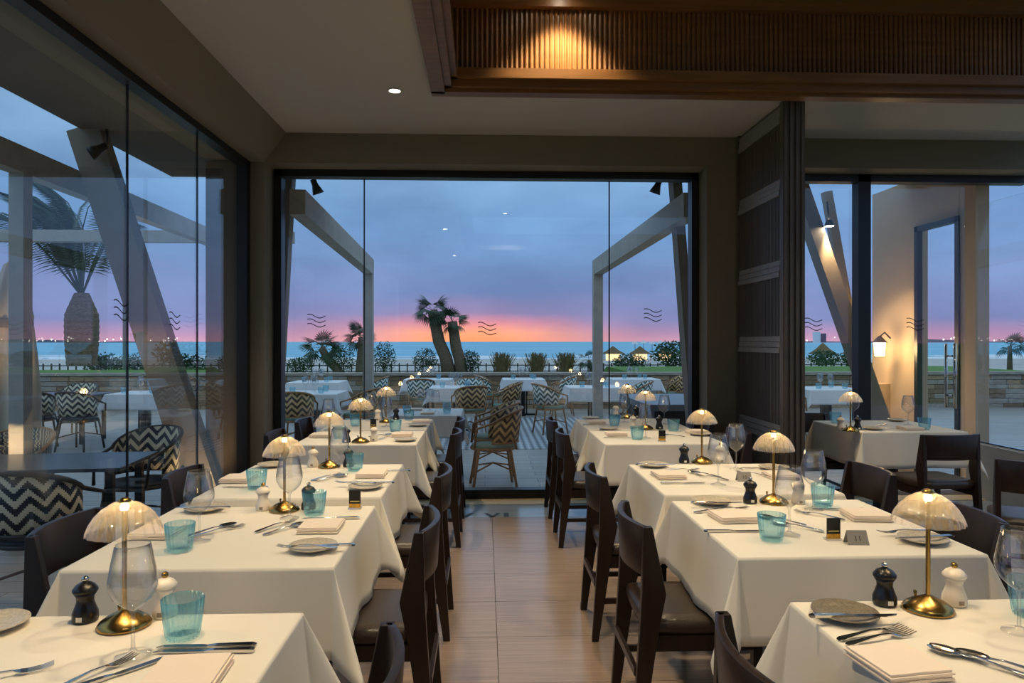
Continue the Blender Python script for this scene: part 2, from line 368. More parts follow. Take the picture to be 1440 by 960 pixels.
while y < sy1 - 0.06:
    fl.box(sx - 0.014, sx, y, y + 0.016, 0.0, CZ - 0.05); y += 0.028
stuff(fl.obj('screen_slats', SCRW, scr))
# ------------------------------------------------------------------ interior lamps
def downlight(x, y, z, label, power, ang=95, blend=0.6, lamp=True):
    t = thing('downlight', label, 'downlight', 'recessed ceiling downlights', (x, y, z))
    MB().lathe([(0.058, 0.0), (0.058, -0.006), (0.042, -0.008), (0.040, 0.0)], 20).obj('trim_ring', CEILC, t, True)
    MB().lathe([(0.0001, -0.004), (0.038, -0.004)], 16).obj('lens', SPOTE, t)
    l = bpy.data.lights.new('downlight_beam', 'SPOT'); l.energy = power * 0.62; l.color = (1.0, 0.80, 0.52); l.spot_size = R(ang); l.spot_blend = blend; l.shadow_soft_size = 0.05
    o = bpy.data.objects.new('downlight_beam', l); COL.objects.link(o); o.parent = t; o.location = (0, 0, -0.03)
    return t
p = onz(555, 127, CZ)
downlight(p.x, p.y, CZ, 'lit ceiling downlight near the window, left of the coffer', 150)
downlight(-0.65, 1.7, CZ, 'ceiling downlight above the nearest left tables', 170)
downlight(-0.65, -1.9, CZ, 'ceiling downlight behind the viewer on the left', 120)
downlight(0.55, 4.93, KZ, 'coffer downlight beside the fluted panel', 330)
downlight(0.40, 2.5, KZ, 'coffer downlight above the aisle', 230)
downlight(0.40, -0.6, KZ, 'coffer downlight behind the viewer', 200)
downlight(2.3, 2.5, KZ, 'coffer downlight above the right tables', 200)
downlight(3.6, 4.2, KZ, 'coffer downlight above the far right table', 120)

# ================================================================== FURNITURE PROTOTYPES
def make_chair():
    t = thing('dining_chair', 'x', 'chair', 'dark dining chairs')
    def prof(z):    # back post side profile: (rear y, front y)
        k = [(0, -.265, -.232), (.44, -.235, -.165), (.56, -.228, -.140), (.80, -.222, -.190)]
        for (a, r0, f0), (b, r1, f1) in zip(k, k[1:]):
            if a <= z <= b: q = (z - a) / (b - a); return r0 + (r1 - r0) * q, f0 + (f1 - f0) * q
    for s in (-1, 1):
        rr = []
        for z in (0, .22, .44, .50, .56, .68, .80):
            r0, f0 = prof(z); rr.append([(s * .205 - .014, r0, z), (s * .205 + .014, r0, z), (s * .205 + .014, f0, z), (s * .205 - .014, f0, z)])
        MB().rings(rr).obj('back_leg', WOODD, t, bevel=.003)
        MB().rings([[(s * .2 + i * w, .19 + j * w, z) for i, j in ((-1, -1), (1, -1), (1, 1), (-1, 1))] for z, w in ((0, .011), (.41, .017))]).obj('front_leg', WOODD, t)
        MB().box(s * .2 - .01, s * .2 + .01, -.2, .18, .355, .41).obj('side_apron', WOODD, t)
        MB().box(s * .2 - .008, s * .2 + .008, -.235, .18, .18, .205).obj('stretcher', WOODD, t)
    MB().box(-.19, .19, .18, .2, .355, .41).obj('front_apron', WOODD, t)
    MB().box(-.19, .19, -.25, -.235, .26, .29).obj('stretcher', WOODD, t)
    rr = []
    for i in range(13):
        x = -.21 + .42 * i / 12; c = -.045 * (1 - (x / .21) ** 2)
        rr.append([(x, -.212 + c, .62), (x, -.192 + c, .62), (x, -.200 + c, .80), (x, -.222 + c, .80)])
    MB().rings(rr).obj('backrest', WOODD, t, True, bevel=.002)
    rr = []
    for z, e in ((.41, .008), (.43, 0), (.455, .002), (.468, .02), (.472, .06)):
        n = 24; ring = []
        for j in range(n):
            a = 2 * PI * j / n; c, s_ = math.cos(a), math.sin(a); q = 1 / max(abs(c), abs(s_)) ** .86
            ring.append(((.215 - e) * c * q * .99, -.01 + (.205 - e) * s_ * q, z))
        rr.append(ring)
    MB().rings(rr).obj('seat', LEATH, t, True)
    return t
PROTO['chair'] = [make_chair(), False]
def make_bistro(weave, cane, key, dots=False):
    t = thing('bistro_chair', 'x', 'chair', 'woven terrace chairs')
    # wrap-round woven back
    m = MB(); n = 20; uvs = []; g_ = []
    for i in range(n + 1):
        a = R(-20 + 220 * i / n); rx, ry = .27, .25
        top = .86 - .14 * (abs(i / n - .5) * 2) ** 2.2
        g_.append([(-rx * math.cos(a) * (1 - .06 * q), .0 - ry * math.sin(a) * (1 - .06 * q) - (.03 * (1 - q)) - .04, .50 + (top - .50) * (1 - q)) for q in (0, .5, 1)])
    V = [p for r in g_ for p in r]; Fc = []
    for i in range(n):
        for j in range(2): Fc.append((i * 3 + j, i * 3 + j + 1, i * 3 + 4 + j, i * 3 + 3 + j))
    me = bpy.data.meshes.new('woven_back'); me.from_pydata(V, [], Fc); ul = me.uv_layers.new(name='UVMap')
    for pl in me.polygons:
        pl.use_smooth = True
        for li in pl.loop_indices:
            vi = me.loops[li].vertex_index; ul.data[li].uv = ((vi // 3) * 0.052, V[vi][2])
    o = bpy.data.objects.new('woven_back', me); COL.objects.link(o); o.parent = t; me.materials.append(weave)
    so = o.modifiers.new('thick', 'SOLIDIFY'); so.thickness = .016
    MB().tube([g_[i][0] for i in range(n + 1)], .015).obj('top_rail', cane, t, True)
    MB().tube([g_[i][2] for i in range(n + 1)], .011).obj('lower_rail', cane, t, True)
    MB().tube([g_[0][0], (-.255, .2, .66), (-.24, .22, .45)], .014).obj('arm', cane, t, True)
    MB().tube([g_[n][0], (.255, .2, .66), (.24, .22, .45)], .014).obj('arm', cane, t, True)
    MB().lathe([(.23, .43), (.245, .445), (.235, .465), (.12, .475), (.001, .475)], 24).obj('seat', key, t, True)
    MB().tube([(.24 * math.cos(2 * PI * k / 20), .24 * math.sin(2 * PI * k / 20), .43) for k in range(21)], .016).obj('seat_ring', cane, t, True)
    for sx_ in (-1, 1):
        for sy_ in (-1, 1):
            MB().tube([(sx_ * .17, sy_ * .17, .43), (sx_ * .215, sy_ * .235, 0)], .015).obj('leg', cane, t, True)
        MB().tube([(sx_ * .17, -.235, .43), (sx_ * .24, -.20, .55)], .013).obj('back_post', cane, t, True)
    MB().tube([(-.2, .2, .2), (0, 0, .26), (.2, -.2, .2)], .009).tube([(.2, .2, .2), (0, 0, .26), (-.2, -.2, .2)], .009).obj('stretcher', cane, t, True)
    return t
CV_G = chevron('green_white_weave', S(22, 72, 66), S(222, 226, 218)); CV_B = chevron('brown_cream_weave', S(70, 44, 30), S(214, 176, 120)); CV_K = chevron('black_cream_weave', S(26, 30, 38), S(214, 200, 168))
CV_D = chevron('dotted_weave', S(60, 56, 52), S(196, 176, 140), True)
TEAL = mat('sage_cushion', S(104, 128, 112), 0.8); DARKC = mat('dark_cane', S(46, 40, 38), 0.5); DSEAT = mat('dark_woven_seat', S(34, 38, 44), 0.6, bump=(120, .4))
PROTO['bg'] = [make_bistro(CV_G, RATT, TEAL), False]; PROTO['bb'] = [make_bistro(CV_B, RATT, TEAL), False]
PROTO['bk'] = [make_bistro(CV_K, DARKC, DSEAT), False]; PROTO['bd'] = [make_bistro(CV_D, RATT, DSEAT), False]

def cloth_mesh(hx, hy, drop, seed=0):
    import bmesh
    rnd = random.Random(seed); ph = rnd.random() * 6; bm = bmesh.new(); K = 8
    def co(h): return [-h, -h + .006] + [-h + 2 * h * i / 16 for i in range(1, 16)] + [h - .006, h]
    def grid(us, vs, fn):
        P = [[bm.verts.new(fn(u, v)) for u in us] for v in vs]
        for i in range(len(vs) - 1):
            for j in range(len(us) - 1): bm.faces.new((P[i][j], P[i][j + 1], P[i + 1][j + 1], P[i + 1][j]))
    rs = [0, .012] + [drop * (i + 1) / K for i in range(K)]
    grid(co(hx), co(hy), lambda a, b: (a, b, 0))
    def flare(e, s, h):
        win = math.cos(PI / 2 * s / h); return .10 * e + (.010 * math.sin(s * 15 + ph) * win + .005 * math.sin(s * 31 + ph * 2) * win) * (e / drop)
    for sg in (-1, 1):
        grid(co(hy), rs, lambda s, e: (sg * (hx + flare(e, s, hy)), s, -e * .995))
        grid(co(hx), rs, lambda s, e: (s, sg * (hy + flare(e, s, hx)), -e * .995))
        for tg in (-1, 1):
            def fan(q, e):
                f = q * PI / 2; rm = min(1 / max(math.cos(f), math.sin(f)), 1.38); r = e * rm
                w = math.sin(2 * f) ** 1.5 * (.86 + .14 * math.cos(8 * f + ph)); o = r * (.10 + .36 * w)
                return (sg * (hx + o * math.cos(f)), tg * (hy + o * math.sin(f)), -r * (.995 - .10 * w))
            grid([i / 16 for i in range(17)], rs, fan)
    bmesh.ops.remove_doubles(bm, verts=bm.verts, dist=1e-4); bmesh.ops.recalc_face_normals(bm, faces=bm.faces)
    me = bpy.data.meshes.new('tablecloth'); bm.to_mesh(me); bm.free()
    for p in me.polygons: p.use_smooth = True
    return me
TZ = 0.76
def table(cx, cy, hx, hy, desc, z=TZ, base=0.0, drop=.278, seed=0, terr=False, cm=CLOTH):
    t = thing('dining_table', 'square pedestal table hidden under cloth, ' + desc, 'table', 'restaurant tables', (cx, cy, base))
    MB().box(-hx + .012, hx - .012, -hy + .012, hy - .012, z - base - .04, z - base - .006).obj('tabletop', WOODD, t)
    MB().box(-.04, .04, -.04, .04, .03, z - base - .04).box(-.09, -.06, -.03, .03, .03, z - base - .04).box(.06, .09, -.03, .03, .03, z - base - .04).obj('pedestal', BLACK, t)
    MB().box(-.28, .28, -.035, .035, 0, .03).box(-.035, .035, -.28, .28, 0, .03).obj('foot', BLACK, t)
    me = cloth_mesh(hx, hy, drop, seed); me.materials.append(cm)
    c = bpy.data.objects.new('tablecloth', me); COL.objects.link(c); c.location = (cx, cy, z)
    so = c.modifiers.new('thick', 'SOLIDIFY'); so.thickness = .002; so.offset = -1
    tag(c, 'cream cloth draped over ' + desc, 'tablecloth', 'tablecloths'); return t
# ---- tableware prototypes
def proto(kind, o): PROTO[kind] = [o, False]; return o
def mk(kind, name, cat, group): return proto(kind, thing(name, 'x', cat, group))
t = mk('lamp', 'table_lamp', 'lamp', 'glass dome table lamps')
MB().lathe([(.061, 0), (.062, .004), (.055, .014), (.036, .027), (.014, .036), (.006, .040)], 28, cap=True).obj('base', BRASS, t, True)
MB().lathe([(.0058, .036), (.0058, .285)], 12).obj('stem', BRASS, t, True)
dome = [(.085, .228), (.083, .236), (.078, .250), (.066, .270), (.050, .287), (.030, .300), (.014, .306), (.008, .307)]
MB().lathe(dome, 120, rib=20, amp=.03).obj('lamp_shade', SHADE, t, True)
MB().lathe([(.016, .304), (.016, .309), (.008, .314), (.001, .315)], 16).obj('cap', BRASS, t, True)
MB().lathe([(.008, .284), (.010, .290), (.008, .299), (.001, .300)], 14).obj('bulb', BULB, t, True)
MB().lathe([(.003, .03), (.005, .043), (.001, .046)], 8, Matrix.Translation((-.022, .02, 0))).obj('switch', BRASS, t, True)
t = mk('wine', 'wine_glass', 'glass', 'stemmed wine glasses')
MB().lathe([(.038, 0), (.036, .003), (.012, .007), (.0045, .016), (.0038, .06), (.0042, .092), (.010, .102)], 24).obj('stem', WINEG, t, True)
MB().lathe([(.006, .100), (.022, .110), (.040, .128), (.050, .150), (.051, .168), (.047, .195), (.041, .225), (.037, .247), (.036, .248), (.040, .224), (.046, .195), (.0498, .168)], 28).obj('bowl', WINEG, t, True)
t = proto('tumbler', tag(MB().lathe([(.0005, .004), (.034, .004), (.036, .0), (.039, .012), (.044, .05), (.0475, .093), (.046, .093), (.042, .05), (.036, .014), (.0005, .012)], 100, rib=20, amp=.028).obj('tumbler', BLUEG, None, True), 'x', 'tumbler', 'ribbed blue tumblers'))
def mill(kind, name, m, cat, grp):
    t = mk(kind, name, cat, grp)
    MB().lathe([(.0285, 0), (.030, .004), (.0295, .022), (.024, .036), (.0195, .050), (.021, .062), (.0265, .070)], 24, cap=True).obj('body', m, t, True)
    MB().lathe([(.0265, .071), (.029, .074), (.029, .080), (.021, .090), (.010, .096), (.006, .097)], 24, cap=True).obj('head', m, t, True)
    MB().lathe([(.005, .096), (.0085, .101), (.0085, .107), (.004, .111)], 12, cap=True).obj('knob', STEEL if kind == 'pepper' else BRASS, t, True)
    MB().box(-.007, .007, -.0302, -.0285, .006, .017).obj('maker_mark', MILLW if kind == 'pepper' else STRUTM, t)
mill('pepper', 'pepper_mill', MILLB, 'pepper mill', 'black pepper mills'); mill('salt', 'salt_mill', MILLW, 'salt mill', 'white salt mills')
def plate_mesh(m): return MB().lathe([(.0005, .003), (.045, .003), (.062, .007), (.079, .014), (.081, .015), (.080, .018), (.062, .011), (.045, .0065), (.0005, .006)], 36).obj('side_plate', m, None, True)
proto('plate', tag(plate_mesh(CERAM), 'x', 'plate', 'side plates')); proto('plated', tag(plate_mesh(CERAMD), 'x', 'plate', 'side plates'))
m = MB()   # knife lying along +x
m.rings([[(x, -w, 0.001), (x, w, .001), (x, w, h_), (x, -w, h_)] for x, w, h_ in ((-.11, .006, .006), (-.10, .0085, .008), (-.02, .006, .007), (0, .005, .005))])
m.rings([[(x, a, .002), (x, b, .002), (x, b, .004), (x, a, .004)] for x, a, b in ((0, -.005, .005), (.012, -.009, .006), (.08, -.010, .006), (.105, -.005, .006), (.113, .003, .006))])
proto('knife', tag(m.obj('table_knife', STEEL), 'x', 'knife', 'table knives'))
def handle(m, L=.0):
    m.rings([[(x, -w, z), (x, w, z), (x, w, z + .003), (x, -w, z + .003)] for x, w, z in ((-.10, .006, .001), (-.09, .0095, .002), (-.04, .0055, .006), (.0, .0035, .009), (.03, .003, .007))])
m = MB(); handle(m)
m.rings([[(x, -w, z), (x, w, z), (x, w, z + .002), (x, -w, z + .002)] for x, w, z in ((.03, .003, .007), (.042, .011, .004), (.055, .0125, .002))])
for k in range(4):
    y = -.0108 + .0072 * k
    m.rings([[(x, y - w, z), (x, y + w, z), (x, y + w, z + .002), (x, y - w, z + .002)] for x, w, z in ((.054, .002, .002), (.08, .0018, .003), (.102, .0009, .008))])
proto('fork', tag(m.obj('table_fork', STEEL), 'x', 'fork', 'table forks'))
m = MB(); handle(m); rr = []
for i in range(9):
    a = PI * i / 8; x = .062 - .034 * math.cos(a); w = .021 * math.sin(a) + .002
    rr.append([(x, w * c, .008 - .007 * (1 - abs(c) ** 2) * math.sin(a)) for c in (-1, -.6, 0, .6, 1)] + [(x, w * c, .0095 - .007 * (1 - abs(c) ** 2) * math.sin(a)) for c in (1, .6, 0, -.6, -1)])
m.rings(rr); proto('spoon', tag(m.obj('table_spoon', STEEL, None, True), 'x', 'spoon', 'table spoons'))
m = MB()
for k in range(4):
    z0 = .001 + .0055 * k; e = .004 * (k % 2)
    m.rings([[(x, -.075 + e, z), (x, .072 - e, z), (x, .078 - e, z + .0026), (x, .072 - e, z + .005), (x, -.075 + e, z + .005)] for x, z in ((-.075 + e, z0), (0, z0 + .001), (.075 - e, z0))])
proto('napkin', tag(m.obj('folded_napkin', NAPK, None, False, .001), 'x', 'napkin', 'folded napkins'))
# menu card in a clear holder (code left out), and table-number tent
t = mk('card', 'menu_card_stand', 'card stand', 'small black card stands')
MB().box(-.024, .024, -.002, .002, .006, .078).obj('card', MILLB, t)
MB().box(-.024, .024, -.0026, -.002, .006, .022).obj('card_picture', mat('amber_print', S(214, 158, 40), .4, noise=((60, 60, 60), .4)), t)
MB().box(-.019, .019, -.0026, -.002, .030, .034).obj('card_lettering', mat('yellow_print', S(228, 206, 120), .5), t)
MB().box(-.027, .027, -.012, .022, 0, .006).obj('clear_base', WINEG, t)
def num_tent(txt, label, loc, rz):
    t = thing('table_number', label, 'number sign', None, loc, rz)
    MB().rings([[(x, -.022, 0), (x, -.020, 0), (x * .94, .001, .046), (x * .94, -.001, .046)] for x in (-.036, .036)]).rings([[(x, .022, 0), (x, .020, 0), (x * .94, -.001, .046), (x * .94, .001, .046)] for x in (-.036, .036)]).obj('tent_plate', mat('pewter_plate', S(150, 144, 134), .45), t)
    c = bpy.data.curves.new('digits', 'FONT'); c.body = txt; c.size = .026; c.align_x = 'CENTER'; c.materials.append(INK)
    f0 = bpy.data.objects.new('tmp', c); COL.objects.link(f0); bpy.context.view_layer.update()
    me = bpy.data.meshes.new_from_object(f0.evaluated_get(bpy.context.evaluated_depsgraph_get())); bpy.data.objects.remove(f0)
    f = bpy.data.objects.new('digits', me); COL.objects.link(f); f.parent = t; f.location = (0, -.0165, .013); f.rotation_euler = (R(65), 0, 0)

# ================================================================== TABLES, CHAIRS, PLACE SETTINGS
CXL = -0.885; CXR = 1.235; HX = .415
LT = {'L1': (1.01, 1.855, 'nearest left table'), 'L2': (2.225, 3.05, 'second left table'), 'L3': (3.22, 4.08, 'third left table'), 'L4': (4.86, 5.59, 'fourth left table'), 'L5': (5.66, 6.43, 'fifth left table by the window')}
RT = {'R1': (1.05, 1.88, 'nearest right table'), 'R2': (2.275, 3.09, 'second right table'), 'R3': (3.21, 4.02, 'third right table'), 'R4': (4.82, 5.55, 'fourth right table'), 'R5': (5.63, 6.40, 'fifth right table by the window')}
DESC = {k: v[2] for k, v in list(LT.items()) + list(RT.items())}; DESC['FR'] = 'table behind the slatted screen'
sd = 0
for D, cx in ((LT, CXL), (RT, CXR)):
    for k, (y0, y1, de) in D.items():
        sd += 1; cy = (y0 + y1) / 2; table(cx, cy, HX, (y1 - y0) / 2, de, seed=sd)
        dy = .04
        s = 1 if cx < 0 else -1
        place('chair', 'dark wooden chair on the aisle side of the ' + de, (cx + s * (HX + .035), cy + dy, 0), s * PI / 2)
        off = .16 if k == 'R3' else .03
        place('chair', 'dark wooden chair on the wall side of the ' + de, (cx - s * (HX + off), cy + dy, 0), -s * PI / 2)
fa = onz(1214, 608, TZ); table(fa.x + HX, fa.y + .42, HX, .41, DESC['FR'], seed=30)
place('chair', 'dark wooden chair in front of the table behind the screen', (fa.x + HX - .03, fa.y - .22, 0), R(4))
place('chair', 'dark wooden chair between the screen table and the window', (fa.x + .02, fa.y + .87, 0), PI)
place('chair', 'dark wooden chair cut by the right edge of the view', (3.16, 3.98, 0), R(-28))
def it(kind, T, px, py, what, rz=0, dz=0, z=TZ):
    p = onz(px, py, z + dz); return place(kind, what + ' on the ' + DESC[T], (p.x, p.y, z + dz + .002), R(rz))
# (kind, px, py, words, rotation deg, extra height)
SET = {
 'L1': [('lamp', 175, 880, 'glass dome brass lamp'), ('pepper', 120, 873, 'black pepper mill'), ('salt', 232, 866, 'white salt mill behind the tumbler'), ('wine', 187, 922, 'tall wine glass'), ('tumbler', 257, 896, 'ribbed blue tumbler'),
        ('plate', -12, 884, 'stoneware side plate'), ('knife', 292, 911, 'upper knife of a pair beside the napkin', 180), ('knife', 288, 918, 'lower knife of a pair beside the napkin', 180), ('napkin', 262, 956, 'folded napkin', 3), ('fork', 128, 952, 'fork left of the napkin', 62), ('knife', 160, 952, 'knife left of the napkin', 50), ('fork', -6, 955, 'fork at the left edge', 30)],
 'L2': [('lamp', 400, 718, 'glass dome brass lamp'), ('salt', 370, 717, 'white salt mill'), ('pepper', 434, 716, 'black pepper mill'), ('wine', 407, 729, 'wine glass beside the lamp'), ('wine', 280, 762, 'wine glass nearer the side window'), ('tumbler', 253, 775, 'ribbed tumbler nearer the side window'), ('tumbler', 442, 724, 'ribbed tumbler beside the lamp'),
        ('card', 499, 716, 'black menu card'), ('knife', 466, 730, 'knife beside the card', 180), ('napkin', 452, 744, 'folded napkin on the aisle side'), ('plate', 440, 773, 'side plate on the aisle side'), ('fork', 388, 741, 'fork beside the napkin', 60), ('spoon', 402, 745, 'spoon beside the napkin', 55), ('fork', 432, 771, 'fork resting on the plate', 175, .017), ('knife', 452, 769, 'knife resting on the plate', 182, .017),
        ('spoon', 300, 746, 'upper spoon by the wine glass', 55), ('fork', 308, 748, 'fork by the wine glass', 50), ('plate', 288, 718, 'side plate on the wall side'), ('knife', 286, 715, 'knife on the wall side plate', 178, .017), ('napkin', 222, 752, 'folded napkin on the wall side')],
 'L3': [('lamp', 463, 657, 'glass dome brass lamp'), ('salt', 440, 656, 'white salt mill'), ('pepper', 490, 656, 'black pepper mill'), ('wine', 477, 668, 'wine glass'), ('tumbler', 499, 662, 'ribbed tumbler on the aisle side'), ('tumbler', 361, 688, 'ribbed tumbler on the wall side'), ('napkin', 523, 669, 'folded napkin on the aisle side'), ('plate', 514, 687, 'side plate on the aisle side'), ('fork', 500, 680, 'fork laid over the plate', 170, .017), ('knife', 522, 680, 'knife laid over the plate', 180, .017),
        ('spoon', 467, 673, 'spoon', 50), ('fork', 459, 672, 'fork beside the spoon', 55), ('knife', 548, 663, 'knife at the aisle edge', 180), ('plate', 383, 656, 'side plate on the wall side'), ('napkin', 336, 676, 'folded napkin on the wall side'), ('knife', 345, 686, 'knife on the wall side', 175)],
 'L4': [('lamp', 507, 622, 'glass dome brass lamp'), ('salt', 526, 620, 'white salt mill'), ('pepper', 487, 622, 'black pepper mill'), ('wine', 462, 605, 'wine glass'), ('tumbler', 477, 617, 'ribbed tumbler on the wall side'), ('tumbler', 556, 607, 'ribbed tumbler on the aisle side'), ('card', 525, 603, 'black menu card'), ('napkin', 566, 613, 'folded napkin on the aisle side'), ('plate', 570, 620, 'side plate on the aisle side'), ('spoon', 535, 613, 'spoon', 40), ('napkin', 452, 614, 'folded napkin on the wall side'), ('fork', 545, 616, 'fork by the aisle napkin', 60)],
 'L5': [('lamp', 543, 594, 'glass dome brass lamp'), ('salt', 531, 591, 'white salt mill'), ('pepper', 557, 590, 'black pepper mill'), ('wine', 543, 600, 'nearer wine glass'), ('wine', 520, 592, 'farther wine glass'), ('tumbler', 575, 591, 'ribbed tumbler on the aisle side'), ('tumbler', 500, 599, 'ribbed tumbler on the wall side'), ('napkin', 592, 594, 'folded napkin'), ('plate', 588, 599, 'side plate'), ('knife', 588, 596, 'knife on the plate', 180, .017)],
 'R1': [('lamp', 1305, 858, 'glass dome brass lamp'), ('pepper', 1244, 850, 'black pepper mill'), ('salt', 1342, 850, 'white salt mill'), ('plated', 1188, 868, 'grey side plate'), ('knife', 1200, 868, 'knife lying across the grey plate', 0, .017), ('fork', 1225, 893, 'upper fork of a pair', 18), ('fork', 1238, 900, 'lower fork of a pair', 18), ('napkin', 1262, 940, 'folded napkin', 8), ('spoon', 1372, 932, 'spoon', 128), ('spoon', 1414, 938, 'smaller spoon at the right', 135), ('tumbler', 1448, 866, 'ribbed tumbler at the right edge'), ('wine', 1433, 889, 'wine glass at the right edge')],
 'R2': [('lamp', 1088, 707, 'glass dome brass lamp'), ('pepper', 1055, 707, 'black pepper mill'), ('salt', 1122, 708, 'white salt mill'), ('wine', 1110, 752, 'nearer wine glass'), ('wine', 1144, 717, 'farther wine glass'), ('tumbler', 1085, 760, 'ribbed tumbler on the aisle side'), ('tumbler', 1157, 712, 'ribbed tumbler beside the salt mill'), ('card', 1172, 760, 'black menu card'), ('napkin', 1030, 730, 'folded napkin on the aisle side', 4), ('knife', 1032, 748, 'knife below the aisle napkin', 0), ('plate', 1000, 708, 'side plate on the aisle side'), ('knife', 1008, 708, 'knife on the aisle plate', 0, .017), ('fork', 1008, 720, 'nearer fork by the aisle napkin', 8), ('fork', 1022, 717, 'farther fork by the aisle napkin', 12), ('spoon', 1098, 733, 'spoon by the wine glass', 130), ('spoon', 1120, 742, 'second spoon by the wine glass', 135), ('fork', 1152, 726, 'fork behind the card', 130), ('knife', 1180, 717, 'knife near the salt mill', 175), ('napkin', 1217, 728, 'folded napkin on the wall side', -6), ('plate', 1298, 762, 'side plate on the wall side'), ('fork', 1272, 749, 'fork resting on the wall side plate', 185, .01), ('knife', 1300, 757, 'knife resting on the wall side plate', 185, .017)],
 'R3': [('lamp', 987, 651, 'glass dome brass lamp'), ('pepper', 962, 651, 'black pepper mill'), ('salt', 1013, 650, 'white salt mill'), ('wine', 1010, 682, 'nearer wine glass'), ('wine', 1035, 660, 'farther wine glass'), ('spoon', 990, 668, 'spoon', 130), ('fork', 1000, 672, 'fork beside the spoon', 130), ('napkin', 940, 671, 'folded napkin on the aisle side', 4), ('knife', 960, 680, 'knife below the aisle napkin', 0), ('plate', 919, 656, 'side plate on the aisle side'), ('knife', 922, 654, 'knife on the aisle plate', 0, .017), ('fork', 958, 662, 'fork above the aisle napkin', 10), ('plate', 1088, 660, 'side plate on the wall side'), ('fork', 1060, 668, 'fork on the wall side', 130), ('knife', 1070, 659, 'dark knife on the wall side', 175), ('napkin', 1098, 671, 'folded napkin on the wall side')],
 'R4': [('lamp', 908, 603, 'glass dome brass lamp'), ('pepper', 927, 603, 'black pepper mill'), ('salt', 890, 602, 'pale salt mill'), ('wine', 908, 616, 'wine glass before the lamp'), ('wine', 934, 597, 'wine glass behind the mill'), ('tumbler', 896, 618, 'ribbed tumbler on the aisle side'), ('tumbler', 947, 606, 'ribbed tumbler on the wall side'), ('card', 931, 621, 'black menu card'), ('napkin', 866, 612, 'folded napkin on the aisle side'), ('plate', 856, 604, 'side plate on the aisle side'), ('knife', 870, 616, 'knife below the aisle napkin'), ('plate', 985, 612, 'side plate on the wall side'), ('napkin', 980, 609, 'folded napkin on the wall side'), ('spoon', 945, 613, 'spoon', 140)],
 'R5': [('lamp', 882, 588, 'glass dome brass lamp'), ('salt', 866, 585, 'white salt mill'), ('pepper', 895, 587, 'black pepper mill'), ('wine', 878, 594, 'wine glass'), ('tumbler', 864, 599, 'ribbed tumbler'), ('napkin', 838, 595, 'folded napkin'), ('plate', 830, 589, 'side plate'), ('knife', 838, 598, 'knife')],
 'FR': [('lamp', 1196, 606, 'glass dome brass lamp'), ('salt', 1182, 604, 'white salt mill'), ('pepper', 1206, 604, 'black pepper mill'), ('tumbler', 1175, 595, 'ribbed tumbler by the lamp'), ('tumbler', 1300, 604, 'ribbed tumbler on the right'), ('wine', 1277, 598, 'wine glass on the right'), ('wine', 1200, 594, 'wine glass behind the lamp'), ('plate', 1228, 604, 'side plate at the front'), ('plate', 1262, 592, 'side plate at the back'), ('napkin', 1280, 604, 'folded napkin'), ('knife', 1240, 598, 'knife', 40), ('fork', 1250, 604, 'fork', 150)],
}
for T, L in SET.items():
    for e in L:
        k, px, py, what = e[:4]; it(k, T, px, py, what, e[4] if len(e) > 4 else 0, e[5] if len(e) > 5 else 0)
p = onz(1204, 764, TZ); num_tent('11', 'pewter table number 11 beside the menu card', p, R(-4))
p = onz(1046, 676, TZ); num_tent('10', 'pewter table number 10 on the third right table', p, R(-4))
for o in [o for o in COL.objects if o.name.startswith('table_lamp')]:
    l = bpy.data.lights.new('lamp_glow', 'POINT'); l.energy = 0.9; l.color = (1.0, .72, .40); l.shadow_soft_size = .02
    q = bpy.data.objects.new('lamp_glow', l); COL.objects.link(q); q.parent = o; q.location = (0, 0, .272)

# ================================================================== TERRACE
TB = -0.12
struct(MB().box(-16, 16, 6.86, 17, TB - .1, TB).box(-16, -2.46, -4, 6.86, TB - .1, TB).box(-2.46, -2.16, -4, 6.33, TB - .1, TB).box(5.0, 16, -4, 6.86, TB - .1, TB).obj('floor_terrace', DECK))
def mosaic():
    m = bpy.data.materials.new('grey_white_mosaic'); m.use_nodes = True; t = m.node_tree; b = t.nodes['Principled BSDF']; L = t.links.new
    c = t.nodes.new('ShaderNodeTexCoord'); mpn = t.nodes.new('ShaderNodeMapping'); mpn.inputs['Rotation'].default_value = (0, 0, R(45)); L(c.outputs['Object'], mpn.inputs[0])
    k = t.nodes.new('ShaderNodeTexChecker'); k.inputs['Scale'].default_value = 13.0; k.inputs[1].default_value = S(196, 200, 204); k.inputs[2].default_value = S(84, 92, 100); L(mpn.outputs[0], k.inputs[0]); L(k.outputs[0], b.inputs['Base Color']); b.inputs['Roughness'].default_value = .4
    return m
struct(MB().box(-1.2, 3.4, 10.4, 14.7, TB, TB + .006).obj('floor_mosaic', mosaic()))
# exterior corner pier seen through the side glass, eaves of the left side, lit struts
struct(MB().box(-2.45, -2.17, WY - .02, 6.9, TB, OPZ).obj('wall_outer_pier', mat('brown_cladding', S(96, 82, 68), .6)))
SOFF = mat('dark_soffit', S(92, 84, 76), .8)
struct(MB().box(-3.46, -2.46, -4, 8.0, 3.28, 3.5).obj('ceiling_eaves', SOFF))
struct(MB().box(-3.46, 5.2, 6.87, 8.05, 3.30, 3.5).obj('ceiling_eaves_back', SOFF))
def strut(p0, p1, label, w=.16, h=.10):
    t = thing('roof_strut', label, 'strut', 'roof struts', p0)
    MB().bar((0, 0, 0), Vector(p1) - Vector(p0), w, h).obj('strut_beam', STRUTM, t)
    MB().box(-.12, .12, -.1, .1, -.06, 0.0).obj('foot_plate', BLACK, t); return t
strut((-2.42, 6.3, .1), (-3.45, 6.3, 3.3), 'slanted taupe strut outside the left glazing', .16, .27)
strut((-2.06, 6.95, .05), (-2.06, 7.6, 3.3), 'slanted strut outside the main window, left', .1, .14)
